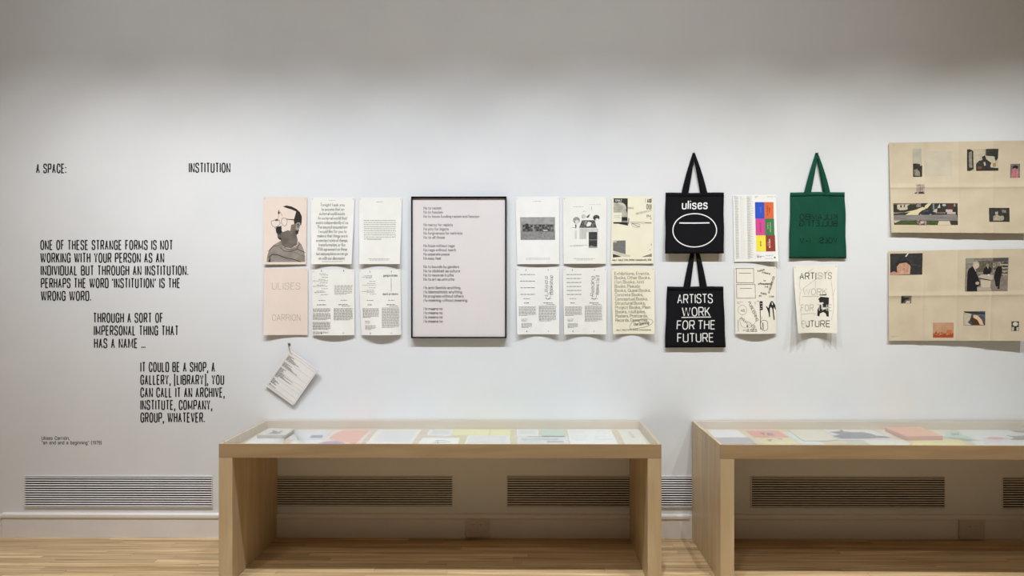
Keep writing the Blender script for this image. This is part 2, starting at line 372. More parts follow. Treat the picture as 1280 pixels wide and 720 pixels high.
# outlets
M_plate = mat('c9c0b6', .35, name='outlet_plastic'); M_hole = mat('151210', .8)
for (a, b, t, bt, r1, r2, ry, lb) in ((582.5, 612, 649, 672, 591.8, 601.3, 656, 'square outlet plate on the baseboard under the left display table'),
                                   (1199.8, 1231.5, 650, 674.6, 1212.6, 1220.6, 658, 'square outlet plate on the baseboard under the right display table')):
    p, q = wp(a, t, -.03), wp(b, bt, -.03); g = empty('wall_outlet', ((p.x+q.x)/2, -.0145, max(q.z, .004)), label=lb, cat='outlet')
    wd = q.x-p.x; ht = p.z-max(q.z, .004)
    box('cover_plate', -wd/2, wd/2, -.016, .0, 0, ht, M_plate, g, bev=.003)
    for rx in (r1, r2):
        c = wp(rx, ry, -.03); lx = c.x-(p.x+q.x)/2; lz = c.z-max(q.z, .004)
        rb = bmesh.new(); cyl(rb, (lx, -.0155, lz), (lx, -.0175, lz), .0175, .0165, 20); rc = obj('receptacle', rb, mat('cfc7be', .4), g)
        for dx, dz, w_, h_ in ((-.006, .003, .003, .009), (.006, .003, .003, .007), (0, -.008, .005, .004)):
            box('slot', lx+dx-w_/2, lx+dx+w_/2, -.0181, -.0171, lz+dz-h_/2, lz+dz+h_/2, M_hole, rc)

# ------------------------------------------------------------------ wall lettering
INK = mat('1d1c1e', .55, name='black_vinyl')
def wall_map(x, y, d):
    p = wp(x, y); p.y = -d; return p
def lettering(lines, label, cap=11.2, wt=1.6, gap=2.0, **k):
    a = Art()
    for t, x, e, by in lines: a.text(t, x, by, cap, INK, wt=wt, width=e-x, gap=gap, space=6.2, **k)
    o = a.build('wall_lettering', wall_map, None, base=.0004)
    tag(o, label, 'lettering', 'black vinyl lettering on the wall'); return o
lettering([('A SPACE:', 45, 83, 216)], 'black condensed capitals reading "A SPACE:" at upper left of the wall', 10.8)
lettering([('INSTITUTION', 236, 288, 215.3)], 'black condensed capitals reading "INSTITUTION" on one line of their own', 11.2)
lettering([('ONE OF THESE STRANGE FORMS IS NOT', 50.3, 216.3, 311.9), ('WORKING WITH YOUR PERSON AS AN', 50.3, 205.3, 327.9), ('INDIVIDUAL BUT THROUGH AN INSTITUTION.', 50.8, 235.5, 343.7),
           ('PERHAPS THE WORD ‘INSTITUTION’ IS THE', 51, 225.4, 359.5), ('WRONG WORD.', 51, 114, 375.5)], 'five-line black paragraph in capitals beginning "ONE OF THESE STRANGE FORMS"')
lettering([('THROUGH A SORT OF', 116.4, 204, 402.9), ('IMPERSONAL THING THAT', 117.2, 223.3, 418.8), ('HAS A NAME …', 117.4, 182, 434.7)], 'three-line black paragraph in capitals beginning "THROUGH A SORT OF"')
lettering([('IT COULD BE A SHOP, A', 175.3, 269, 464.4), ('GALLERY, [LIBRARY], YOU', 175.3, 280.3, 480.4), ('CAN CALL IT AN ARCHIVE,', 175.3, 281, 496.2), ('INSTITUTE, COMPANY,', 175.4, 265.5, 511.8), ('GROUP, WHATEVER.', 175.4, 256.2, 527.5)],
          'five-line black paragraph in capitals beginning "IT COULD BE A SHOP"')
lettering([('Ulises Carrión,', 52, 87, 549.6), ('“an end and a beginning” (1979)', 52, 127.2, 555.3)], 'two-line small black caption low on the wall, below the paragraphs', 4.0, .62)

# ------------------------------------------------------------------ paper sheets on the wall
M_pin = mat('b9b4ac', .3, metal=.6)
def qd(s, a, b, c): return a*(1-s)*(1-2*s)+4*b*s*(1-s)+c*s*(2*s-1)
def sheet(name, label, cat, cor, lift, paper, arts, group=None, grid=(20, 28), pins=True, dfun=None, pw_=1.6, thick=.0005, ref=None, extra_pins=(), d0=.007):
    """cor: TL TR BL BR in photo pixels, lift: how far the lower edge stands off the wall at left, middle, right (m)"""
    def D(s, t):
        d = d0+qd(s, *lift)*max(t, 0)**pw_
        return d+(dfun(s, t) if dfun else 0)
    P = [wp(cor[i][0], cor[i][1], -D(*st)) for i, st in enumerate(((0, 0), (1, 0), (0, 1), (1, 1)))]
    org = Vector(((P[0].x+P[1].x)/2, 0, (P[0].z+P[1].z)/2))
    x0 = min(cor[0][0], cor[2][0]) if ref is None else ref[0]; x1 = max(cor[1][0], cor[3][0]) if ref is None else ref[2]
    y0 = (cor[0][1]+cor[1][1])/2 if ref is None else ref[1]; y1 = (cor[2][1]+cor[3][1])/2 if ref is None else ref[3]
    def pos(s, t, d):
        p = (P[0]*(1-s)+P[1]*s)*(1-t)+(P[2]*(1-s)+P[3]*s)*t
        return Vector((p.x-org.x, -D(s, t)-d, p.z-org.z))
    def mapf(x, y, d): return pos((x-x0)/(x1-x0), (y-y0)/(y1-y0), d)
    root = empty(name, org, label=label, cat=cat, group=group)
    bm = bmesh.new(); gx, gy = grid
    V = [[bm.verts.new(pos(i/gx, j/gy, 0)) for i in range(gx+1)] for j in range(gy+1)]
    W = [[bm.verts.new(pos(i/gx, j/gy, -thick)) for i in range(gx+1)] for j in range(gy+1)]
    for j in range(gy):
        for i in range(gx):
            bm.faces.new((V[j][i], V[j+1][i], V[j+1][i+1], V[j][i+1])); bm.faces.new((W[j][i], W[j][i+1], W[j+1][i+1], W[j+1][i]))
    ring = [(0, i) for i in range(gx)]+[(j, gx) for j in range(gy)]+[(gy, i) for i in range(gx, 0, -1)]+[(j, 0) for j in range(gy, 0, -1)]
    for k in range(len(ring)):
        a, b = ring[k], ring[(k+1) % len(ring)]
        bm.faces.new((V[a[0]][a[1]], V[b[0]][b[1]], W[b[0]][b[1]], W[a[0]][a[1]]))
    obj('paper', bm, paper, root, smooth=False)
    for nm, a in arts:
        o = a.build(nm, mapf, root, cell=((x0, x1), (y0, y1), gx, gy))
        if nm == 'printed_text': o['kind'] = 'stuff'
    if pins:
        for px in (.035, .965):
            c = pos(px, .025, 0); b = bmesh.new(); cyl(b, (c.x, -.0005, c.z), (c.x, c.y-.0018, c.z), .0016, .0024, 8); obj('pin', b, M_pin, root)
    for (s_, t_) in extra_pins:
        c = pos(s_, t_, 0); b = bmesh.new(); cyl(b, (c.x, c.y, c.z), (c.x, c.y-.002, c.z), .0022, .0016, 8); obj('pin', b, M_pin, root)
    return root, pos
def Zf(ox, oy, sc): return lambda *p: [(ox+p[i]/sc, oy+p[i+1]/sc) for i in range(0, len(p), 2)]
K = mat('262424', .75); K2 = mat('3a3838', .75); KG = mat('5f5d5b', .75); KL = mat('8d8b88', .75)
WHITE = mat('e9e9e7', .8, 'ededeb', 12, name='white_paper'); WHITE2 = mat('e6e6e0', .8, 'eaeae5', 12, name='offwhite_paper')
PINK = mat('e2d3c8', .8, 'e5d7cc', 10, name='blush_paper'); YEL = mat('e8e3cc', .8, 'ebe7d2', 10, name='cream_yellow_paper')
CREAM = mat('e6e2d6', .8, 'e9e6db', 10, name='cream_paper')
GRP = 'printed sheets pinned to the wall between the lettering and the bags'

# 1 portrait
a = Art(); z = Zf(325, 240, 7.585)
skin = mat('7d766f', .8, '4a4541', 12, contrast=(.3, .7)); skl = mat('a39b92', .8, '857d75', 60); hair = mat('2a2523', .8, '39322f', 90)
swe = mat('9d958c', .8, '7d756d', 14, contrast=(.3, .7)); blank = mat('e2d3c8', .8)
a.poly(z(62, 663, 70, 600, 88, 545, 130, 500, 200, 462, 215, 520, 290, 545, 355, 520, 372, 470, 400, 500, 425, 560, 434, 620, 436, 663), swe)
a.poly(z(200, 462, 204, 420, 345, 390, 362, 455, 352, 500, 300, 535, 240, 525, 210, 500), skin)
a.poly(z(160, 330, 205, 322, 207, 385, 240, 372, 268, 362, 290, 372, 298, 312, 340, 300, 375, 365, 350, 400, 340, 425, 300, 450, 215, 458, 170, 430, 165, 405, 155, 385, 150, 350), skin)
a.poly(z(160, 330, 205, 322, 207, 385, 190, 395, 155, 385, 150, 352), K)
a.poly(z(162, 395, 200, 392, 205, 402, 175, 405), K2)
a.poly(z(165, 425, 205, 440, 205, 458, 180, 448), K)
a.poly(z(218, 138, 250, 128, 300, 138, 345, 160, 380, 190, 400, 235, 398, 285, 392, 320, 372, 290, 345, 300, 328, 305, 322, 270, 345, 185, 300, 165, 250, 150), hair)
a.poly(z(340, 372, 372, 362, 365, 395, 350, 408), hair)
a.poly(z(345, 300, 360, 288, 382, 288, 388, 310, 378, 345, 360, 366, 340, 355), skl)
a.poly(z(352, 308, 368, 298, 376, 315, 362, 345), K2); a.poly(z(356, 316, 364, 310, 366, 322, 360, 332), skl)
a.line(z(250, 258, 330, 263), .9, K)
a.line(z(205, 270, 212, 248, 250, 250, 260, 270, 256, 305, 240, 322, 215, 315, 203, 290), .38, K2, closed=True)
a.line(z(110, 275, 150, 262, 185, 272, 192, 300, 170, 325, 140, 335, 118, 320, 106, 295), .38, K2, closed=True)
a.line(z(175, 250, 178, 210, 195, 190, 215, 230), .35, KG); a.poly(z(170, 200, 180, 165, 188, 200, 178, 212), K2)
a.line(z(150, 345, 140, 335, 160, 330), .45, K2); a.poly(z(140, 262, 170, 252, 175, 268, 150, 276), KG)
a.line(z(190, 520, 230, 560, 300, 565, 350, 545, 384, 490), .5, K2); a.line(z(210, 505, 250, 535, 300, 540, 340, 520, 370, 470), .4, KG)
a.line(z(80, 560, 130, 512, 190, 505), .5, K2); a.line(z(80, 620, 120, 590, 170, 595, 250, 625, 330, 640, 395, 663), .7, K)
a.line(z(355, 540, 400, 560, 436, 575), .55, K); a.line(z(330, 570, 400, 600, 436, 612), .35, KG); a.poly(z(80, 663, 98, 610, 100, 663), K)
sheet('poster', 'blush sheet with a black and white portrait of a person in glasses, face partly erased', 'poster', ((329.3, 246.3), (383.8, 246), (329.5, 330.6), (382.6, 330.4)), (.008, .006, .002), PINK, [('printed_picture', a)], GRP)
# 2 handwriting
a = Art()
L = ['Tonight I ask you', 'to assume that an', 'external world exists.', 'An external world that', 'exists independently of us.', 'The second assumption', 'I would like for you to', 'make is that things are in', 'a constant state of change,', 'transformation, or flux.', 'With agreement on these', 'two assumptions we can go', 'on with our discussion.']
XX = [(400, 431), (401.5, 430.5), (399, 432), (397, 434.5), (394.5, 436.5), (396, 435), (398, 434.5), (396, 436), (394.5, 436.5), (397.5, 434), (396, 436), (394, 437), (397.5, 433.5)]
for i, t in enumerate(L): a.text(t, XX[i][0], 257.7+5.55*i, 3.8, K, wt=.36, width=XX[i][1]-XX[i][0], slant=.1, jit=.3, serif=.6, xh=5.6)
a.greek(402, 318+8.6, 430, 1, 1, .5, KG, last=1); a.greek(411, 250.2, 420, 1, 1, .5, KG, last=1)
sheet('poster', 'white sheet filled with thirteen lines of large black handwriting', 'poster', ((388.3, 246.6), (443.2, 246.6), (389.3, 330.2), (439.3, 330)), (.024, .004, .024), WHITE2, [('printed_text', a)], GRP)
# 3
a = Art(); a.greek(471, 252.2, 479, 1, 1, .6, K2, last=1)
a.greek(454.5, 275.3, 496, 10, 2.58, .85, KG, ragged=.02, last=.55, word=(1.2, 3.4)); a.greek(459, 298.6, 477, 1, 1, 1.0, KG, last=1)
a.greek(459, 323.3, 490, 2, 1.5, .55, KG, ragged=.1, last=.8, center=True)
sheet('poster', 'white sheet with one block of small grey type in its middle, beside the framed poster', 'poster', ((448.6, 246.8), (502.3, 246.8), (449.2, 330), (499.6, 330)), (.022, .004, .024), WHITE2, [('printed_text', a)], GRP)
# 4 dotted lettering
a = Art()
DOT = {'U': 0, 'L': 0, 'I': 0, 'S': 0, 'E': 0, 'C': 0, 'A': 0, 'R': 0, 'O': 0, 'N': 0}
def dots(t, x, base, cap, width, m, r=.28, pitch=1.15):
    gap = 2.6; tot = sum(G[c][0]+gap for c in t)-gap; k = cap/10; xs = width/(tot*k); cx = 0
    for c in t:
        gw, st = glyph(c, 2)
        for p, cl in st:
            q = [(x+(cx+u)*k*xs, base-v*k) for u, v in p]+([(x+(cx+p[0][0])*k*xs, base-p[0][1]*k)] if cl else [])
            acc = pitch
            for i in range(len(q)-1):
                (ax, ay), (bx, by) = q[i], q[i+1]; l = math.hypot(bx-ax, by-ay); s_ = 0
                while acc + (l-s_) >= pitch and l > 0:
                    s_ += pitch-acc; acc = 0
                    px, py = ax+(bx-ax)*s_/l, ay+(by-ay)*s_/l
                    a.rect(px-r, py-r, px+r, py+r, m, lay=1, cut=False)
                acc += l-s_
        cx += gw+gap
DK = mat('5c544e', .8)
dots('ULISES', 340, 361.6, 7.8, 35, DK); dots('CARRION', 340, 400.8, 7.6, 35, DK)
sheet('poster', 'blank blush sheet with two words set in tiny dots', 'poster', ((329.2, 335.8), (384.8, 335.6), (329.4, 418.9), (384.6, 418.6)), (.022, .006, .004), PINK, [('printed_text', a)], GRP)
# 5,6,10,11 four folded programme sheets
def programme(kind):
    a = Art()
    x0, y0 = {5: (390, 336.5), 6: (449.5, 336.5), 10: (645.5, 334.5), 11: (703.5, 334.5)}[kind]
    c1, c2 = x0+12, x0+39.5
    if kind == 5:
        a.rect(c1-.4, y0+1, c1+.4, y0+3, K2); a.rect(c2-.4, y0+1, c2+.4, y0+3, K2)
        for dy, l, r_ in ((6.3, 9, 17), (8, 11, 20), (10.8, 12, 20), (13.4, 8, 16), (15.2, 1, 20), (17.8, 10, 20), (20.5, 6, 16), (22, 1, 20), (25, 12, 20), (28, 6, 15), (29.5, 3, 17), (32.4, 11, 20)):
            a.greek(x0+l, y0+dy-1, x0+r_, 1, 1, .7, KG, last=1)
        a.greek(x0+28, y0+20.3, x0+51, 8, 1.55, .7, KL, ragged=.05, last=.7)
    elif kind == 6:
        a.rect(c1+.6, y0+2, c1+1.2, y0+4, K2); a.rect(c2+.6, y0+2, c2+1.2, y0+4, K2)
        for dy, l, r_ in ((9, 6, 16), (10.5, 3, 16), (12, 8, 15), (16, 12, 20), (18.6, 9, 20), (21, 3, 20), (24, 11, 20), (27, 8, 18), (28.5, 2, 18), (30, 8, 18), (32, 12, 20)):
            a.greek(x0+l, y0+dy-1, x0+r_, 1, 1, .6, KG, last=1)
        a.text('going in circles', x0+30, y0+9, 2.4, K2, wt=.4, width=18, jit=1.2); a.line([(c2+.4, y0+11), (c2+.4, y0+28)], .35, K2)
        a.text('point of return', x0+29, y0+32.2, 2.4, K2, wt=.4, width=19.5, jit=1.2)
    else:
        n, p = (4, 8.3) if kind == 10 else (6, 5.0)
        for i in range(n): a.greek(x0+4.5, y0+8.3+p*i, x0+23, 1, 1, 1.0, K2, last=1, word=(2, 5))
        a.text('Ulises' if kind == 10 else 'Reading', x0+39.2, y0+36, 4.2, K2, wt=.36, width=25, ang=-PI/2, slant=.15, jit=.6)
        a.text('Bookshop' if kind == 10 else 'Rooms 1 to 9', x0+45.5, y0+34, 4.0, K2, wt=.36, width=24, ang=-PI/2, slant=.15, jit=.6)
        a.rect(c1-.4, y0+2, c1+.3, y0+4, KG); a.rect(c2-.2, y0+2, c2+.4, y0+4, KG)
        a.line(chaikin([(x0+38, y0+34), (x0+36, y0+38), (x0+40, y0+41), (x0+43, y0+36), (x0+42, y0+26)], False, 2), .3, KG)
    a.greek(c1-4, y0+38.6, c1+4.5, 1, 1, .8, K2, last=1); a.greek(c2-3.5, y0+38.6, c2+4.5, 1, 1, .8, K2, last=1)
    a.greek(c1-(6 if kind == 5 else 3), y0+44, c1+(6 if kind == 5 else 3), 1, 1, 1.1, K, last=1)
    a.greek(c2-6, y0+44, c2+5.5, 1, 1, 1.1, K, last=1); a.greek(c2-2, y0+46, c2+9, 1, 1, .7, K2, last=1)
    if kind == 5:
        a.greek(x0+1, y0+49, x0+23.8, 4, 1.3, .62, KG, ragged=.03, last=.9); a.greek(x0+1, y0+55, x0+23.8, 7, 1.3, .62, KG, ragged=.03, last=.8)
        a.greek(x0+1, y0+66, x0+23.8, 7, 1.45, .75, K2, ragged=.03, last=.9); a.greek(x0+1, y0+78, x0+22.8, 3, 1.2, .55, KG, last=.4)
        a.poly([(x0+11.3, y0+80.6), (x0+12.2, y0+79), (x0+13, y0+80.6)], K); a.greek(x0+27.5, y0+49, x0+51, 11, 1.4, .65, KG, ragged=.03, last=.85)
    else:
        a.greek(x0+2, y0+49, x0+24, 9, 1.35, .6, KG, ragged=.03, last=.5); a.greek(x0+5, y0+64.3, x0+13, 3, 1.4, .55, KL, last=.8)
        a.greek(x0+5, y0+70, x0+20, 5, 1.2, .5, KG, last=.6); a.greek(x0+27.5, y0+48.2, x0+50, 14 if kind != 6 else 18, 1.42, .6, KG, ragged=.03, last=.7)
    a.rect(c1-.5, y0+79, c1+.3, y0+80.8, K); a.rect(c2-.2, y0+79, c2+.4, y0+80.6, KG)
    return a
sheet('programme_sheet', 'white sheet of small type columns with a tiny black triangle, below the handwriting', 'sheet', ((390, 337.2), (443, 336.6), (390.4, 419), (443, 418.8)), (.004, .021, .006), WHITE2, [('printed_text', programme(5))], GRP)
sheet('programme_sheet', 'white sheet of small type columns with a vertical line joining two handwritten phrases', 'sheet', ((448.3, 336.8), (500.6, 336.6), (451.6, 418.8), (501.5, 418.6)), (.004, .032, .006), WHITE2, [('printed_text', programme(6))], GRP)
sheet('programme_sheet', 'white sheet of small type with four short headings, beside the framed poster\'s right edge', 'sheet', ((645, 334.6), (699, 334.2), (646.6, 418), (699, 418)), (.026, .003, .028), WHITE, [('printed_text', programme(10))], GRP)
sheet('programme_sheet', 'white sheet of small type with six short headings and sideways handwriting', 'sheet', ((703.6, 335), (758.6, 334.8), (705.2, 418), (757.6, 418)), (.026, .004, .028), WHITE2, [('printed_text', programme(11))], GRP)
# 7 building photograph
a = Art(); a.greek(666, 251.5, 677, 1, 1, .6, KL, last=1)
p = Art(); sky = mat('a4a4a4', .8, '8f8f8f', 40); grd = mat('7c7c7c', .8, '949494', 70)
p.rect(649.4, 271.5, 693.7, 299.8, sky); p.rect(649.4, 289, 693.7, 299.8, grd); p.rect(652, 280.5, 692, 289.5, mat('4a4a4a', .8, '6a6a6a', 90))
p.rect(656, 279.5, 660, 289.3, K2); p.rect(665, 281, 668, 289.3, KL)
for i in range(11):
    for j in range(3): p.rect(653+i*3.5, 281.5+j*2.7, 654.9+i*3.5, 282.9+j*2.7, (K, KL, K2)[(i*2+j) % 3])
p.rect(679, 287.6, 684, 288.6, WHITE); p.rect(688, 284, 691.5, 286.5, KL)
a.greek(654, 322.6, 689, 2, 1.4, .5, KL, ragged=.1, last=.9, center=True)
sheet('poster', 'bright white sheet with a grey photograph of a long building', 'poster', ((644.2, 246), (699, 245.8), (646.5, 330.2), (699, 330)), (.002, .009, .004), WHITE, [('printed_picture', p), ('printed_text', a)], GRP)
# 8 collage
z = Zf(700, 240, 7.585); p = Art(); a = Art()
p.poly(z(208, 268, 330, 268, 350, 340, 180, 340), mat('3c3c3b', .8, '777672', 120, contrast=(.4, .6)))
p.poly(z(235, 275, 262, 272, 250, 305, 228, 318), KL); p.poly(z(268, 282, 300, 290, 290, 320, 255, 330, 250, 312), WHITE2)
p.ell(*z(345, 244)[0], 4.2, 3.5, mat('2f2f2f', .8, '5b5b5a', 100)); p.ell(*z(352, 260)[0], 2, 1.3, WHITE2)
p.mark(); p.ell(*z(155, 268)[0], 4.4, 4.3, mat('a9a8a5', .8, '80807d', 100)); p.ell(*z(160, 282)[0], 2.3, 2.4, mat('d3d2ce', .8))
p.mark(); p.poly(z(142, 315, 150, 300, 156, 325, 148, 352), K2); p.line(z(112, 337, 150, 338), .4, KG)
p.mark(); p.ell(*z(222, 232)[0], 2.9, 2.6, mat('d0cfca', .8, 'b0afab', 90)); p.line(z(215, 190, 232, 178, 240, 190), .3, KL)
p.poly(z(245, 238, 285, 208, 275, 240, 262, 245), KG); p.line(z(300, 138, 300, 170), .4, KG)
p.mark(); p.rect(*z(183, 345)[0], *z(250, 446)[0], mat('bdbcb8', .8, 'cfcecb', 60, stretch=(1, 1, .05))); p.rect(*z(250, 345)[0], *z(362, 382)[0], mat('d3d2cd', .8, 'c4c3be', 60))
p.rect(*z(138, 365)[0], *z(158, 446)[0], mat('cccbc6', .8))
p.line(z(210, 345, 210, 446), .25, KL); p.line(z(358, 345, 362, 446), .3, KL)
p.rect(*z(272, 380)[0], *z(355, 530)[0], mat('2e2e2e', .8, '474746', 60, stretch=(.2, 1, 4)))
p.rect(*z(276, 452)[0], *z(350, 458)[0], KL); p.poly(z(274, 515, 300, 508, 330, 520, 355, 514, 355, 530, 272, 530), KL)
a.greek(*z(122, 138)[0], z(225, 0)[0][0], 1, 1, .55, KL, last=1); a.greek(*z(275, 117)[0], z(390, 0)[0][0], 1, 1, .3, KL, last=1); a.greek(*z(90, 510)[0], z(212, 0)[0][0], 1, 1, .55, KG, last=1); a.greek(*z(130, 503)[0], z(262, 0)[0][0], 1, 1, .4, KL, last=1)
a.greek(*z(120, 631)[0], z(342, 0)[0][0], 2, 1.6, .6, KL, last=.7, center=True)
sheet('poster', 'off-white sheet with a small collage of grey plants, a trapezoid photo and a black panel', 'poster', ((703.6, 246), (758.4, 245.8), (704.4, 329.8), (757.6, 329.6)), (.002, .016, .003), WHITE2, [('printed_picture', p), ('printed_text', a)], GRP)
# 9 cream collage
z = Zf(760, 240, 7.585); p = Art(); a = Art()
p.rect(*z(45, 60)[0], *z(182, 300)[0], mat('3d3c3b', .8, '2c2b2a', 80))
p.ell(*z(105, 155)[0], 8.3, 7.6, mat('c9c6b8', .8)); p.poly(z(45, 100, 78, 104, 150, 130, 178, 200, 182, 245, 122, 235, 122, 200, 45, 195), mat('bab7aa', .8, 'a09d92', 40))
p.rect(*z(45, 195)[0], *z(125, 285)[0], mat('e5e1cf', .8)); p.rect(*z(128, 238)[0], *z(180, 272)[0], K); p.poly(z(45, 285, 130, 290, 190, 285, 188, 318, 120, 306), K)
p.poly(z(130, 272, 182, 272, 182, 290, 128, 286), KL); p.rect(*z(182, 142)[0], *z(240, 160)[0], mat('a6a397', .8, 'd5d1c0', 120)); p.poly(z(190, 240, 200, 255, 196, 300, 182, 312), KL)
p.mark(); p.poly(z(258, 198, 415, 165, 415, 182, 340, 200, 262, 216), mat('b5b2a5', .8, 'd5d1c1', 80)); p.line(z(350, 292, 415, 296), .6, KG)
p.mark(); p.poly(z(210, 278, 415, 284, 415, 300, 210, 296), mat('ccc8b8', .8)); p.line(chaikin(z(215, 292, 230, 330, 290, 338, 310, 310, 250, 295, 220, 305), True, 2), .35, KG, closed=True)
p.line(z(225, 295, 265, 318, 300, 332), .6, KG)
p.mark(); p.poly(z(45, 462, 165, 458, 166, 590, 45, 555), mat('6e6d6a', .8, '7e7d79', 90)); p.rect(*z(46, 466)[0], *z(80, 476)[0], mat('d5d2c4', .8))
p.poly(z(45, 585, 130, 612, 45, 620), K2); p.poly(z(45, 560, 214, 600, 212, 614, 150, 612, 45, 578), mat('cbc8b8', .8)); p.poly(z(318, 616, 415, 585, 415, 614), mat('6e6d6a', .8, '8d8b84', 90))
a.text('AND', *z(372, 100)[0], 4.4, K, wt=.8, width=5.6); a.text('OUI', *z(364, 162)[0], 6.0, K, wt=.7, width=6.6); a.text('IN', *z(368, 238)[0], 2.8, K, wt=.6, width=5); a.text('V', *z(402, 262)[0], 2.2, K, wt=.5)
a.line(z(356, 62, 356, 100), .5, KL); a.rect(*z(395, 545)[0], *z(402, 552)[0], K2); a.rect(*z(409, 490)[0], *z(414, 510)[0], KG); a.text('WHAT', *z(58, 92)[0], 2.8, mat('d5d2c4', .8), wt=.6, width=9)
for yy in (118, 150, 165, 225, 240): a.line(z(50, yy, 110, yy), .3, KL)
a.text('May 1 – May 3, 12 PM, 2019 @ 1 Annunciata St, 2019', *z(42, 651)[0], 1.9, K2, wt=.4, width=z(410, 0)[0][0]-z(42, 0)[0][0])
sheet('poster', 'cream sheet with a cropped black collage at top left and a grey laptop shape below', 'poster', ((765, 245.6), (816.6, 245.6), (763.6, 329.7), (817, 329.4)), (.004, .002, .004), YEL, [('printed_picture', p), ('printed_text', a)], GRP)
# 12 exhibitions, events, books
a = Art()
L = [('Exhibitions, Events,', 812.3), ('Books, Other Books,', 813.2), ('Non Books, Anti', 805), ('Books, Pseudo', 800.3), ('Books, Quasi Books,', 813.7), ('Concrete Books,', 804), ('Conceptual Books,', 810), ('Structural Books,', 807), ('Project Books, Plain', 813.5), ('Books, Multiples,', 807.5), ('Posters, Postcards,', 810), ('Records, Cassettes', 809.5)]
for i, (t, e) in enumerate(L): a.text(t, 768, 343.6+5.32*i, 3.7, K2, wt=.38, width=e-768, xh=6.2, serif=.9)
a.line(chaikin([(786, 412), (788, 404), (800, 399), (815, 399), (817, 404), (808, 409), (796, 411)], True, 3), .35, K2, closed=True)
a.text('The Opening', 792, 407.8, 3.4, K, wt=.5, width=20, slant=.25, jit=.6, ang=-.14); a.text('May 1 – May 3, 12 PM, 2019 @ 1 Annunciata St', 769, 413.4, 1.5, KG, wt=.35, width=45)
sheet('poster', 'cream yellow sheet of widely set serif lines ending in a circled handwritten note', 'poster', ((764.2, 334.4), (818, 334.2), (766.4, 417.8), (818.2, 417.6)), (.03, .0, .04), YEL, [('printed_text', a)], GRP)
# 13 colour index
z = Zf(912, 240, 7.58); p = Art(); a = Art()
for i, (c, x0_, y0_, x1_, y1_) in enumerate((('2f55c4', 252, 96, 341, 252), ('d9683a', 345, 96, 432, 252), ('cf4a92', 254, 253, 345, 410), ('3a7a50', 348, 253, 434, 410), ('eddf4c', 256, 411, 349, 564), ('8e3c33', 351, 411, 438, 564))):
    p.rect(*z(x0_-2, y0_)[0], *z(x1_+2, y1_)[0], mat(c, .75))
for t, x_, y_, c, w_ in (('INTERVAL', 282, 222, '5a7ae0', 90), ('NOTES', 312, 200, '5a7ae0', 60), ('MATERIAL', 378, 222, '8e3320', 100), ('WORK', 400, 200, '8e3320', 55), ('ARCHIVE', 306, 380, '8a2a5c', 92),
                     ('OPEN', 380, 350, 'a0b070', 62), ('RESOURCE', 404, 380, 'a0b070', 96), ('BEIGE', 304, 512, '7a6a20', 50), ('READER', 392, 530, 'e8d3c8', 84), ('2018', 378, 512, 'c08070', 40)):
    a.text(t, *z(x_, y_)[0], 1.5, mat(c, .75), wt=.45, width=w_/7.58, ang=-PI/2)
a.greek(*z(252, 42)[0], z(290, 0)[0][0], 2, 1.3, .4, KG); a.greek(*z(372, 44)[0], z(432, 0)[0][0], 1, 1, .5, KG, last=1)
bl = mat('b9b9b7', .8)
a.greek(*z(48, 42)[0], z(84, 0)[0][0], 55, 1.43, .8, bl, ragged=.02, word=(3, 6)); a.greek(*z(168, 42)[0], z(206, 0)[0][0], 55, 1.43, .85, bl, ragged=.02, word=(3, 6)); a.greek(*z(206, 45)[0], z(230, 0)[0][0], 27, 2.9, .4, KL, ragged=.3)
a.greek(*z(100, 42)[0], z(150, 0)[0][0], 55, 1.43, .3, mat('d4d4d2', .8), ragged=.3)
a.greek(*z(255, 596)[0], z(290, 0)[0][0], 1, 1, .5, KL, last=1); a.greek(*z(258, 608)[0], z(345, 0)[0][0], 2, 1.2, .6, KG); a.greek(*z(345, 600)[0], z(415, 0)[0][0], 1, 1, .5, KG, last=1); a.greek(*z(340, 630)[0], z(410, 0)[0][0], 1, 1, .4, KG, last=1)
a.ell(*z(430, 622)[0], 1.1, 1.1, KG)
sheet('poster', 'white sheet with a block of six coloured rectangles, from blue to brown', 'poster', ((916.2, 243.4), (970.2, 243.4), (917.9, 327.2), (973.2, 326.6)), (.001, .004, .03), WHITE, [('printed_picture', p), ('printed_text', a)], GRP)
# 14
z = Zf(912, 328, 7.42); p = Art(); a = Art()
for q in ((62, 56, 224, 188), (62, 204, 236, 332)):
    p.mark(); p.frame(*z(q[0], q[1])[0], *z(q[2], q[3])[0], .5, K2)
p.mark(); p.line(z(88, 99, 200, 99), .5, K2); p.mark(); p.line(z(94, 241, 206, 241), .5, K2); p.mark()
p.line([(z(112, 441)[0][0]+5.4*math.cos(i*PI/12), z(112, 441)[0][1]+6*math.sin(i*PI/12)) for i in range(24)], .3, KG, closed=True)
p.line(chaikin(z(85, 520, 90, 590, 150, 612, 200, 590, 240, 540, 245, 470, 200, 400), False, 3), .3, KG)
p.mark(); p.rect(*z(274, 360)[0], *z(303, 442)[0], K); p.rect(*z(274, 442)[0], *z(281, 620)[0], K2); p.rect(*z(290, 500)[0], *z(293, 525)[0], K2)
for q in ((282, 380, 296, 385), (285, 405, 300, 409), (280, 425, 292, 429)): p.rect(*z(q[0], q[1])[0], *z(q[2], q[3])[0], WHITE2)
p.mark(); p.poly(z(372, 380, 385, 360, 402, 362, 410, 375, 425, 395, 432, 440, 424, 440, 412, 410, 408, 440, 418, 535, 408, 535, 395, 430, 380, 412, 372, 430, 372, 505, 362, 508, 358, 470, 348, 440, 335, 412, 343, 406, 358, 425, 364, 400), K)
p.poly(z(390, 372, 398, 372, 402, 395, 392, 395), WHITE2)
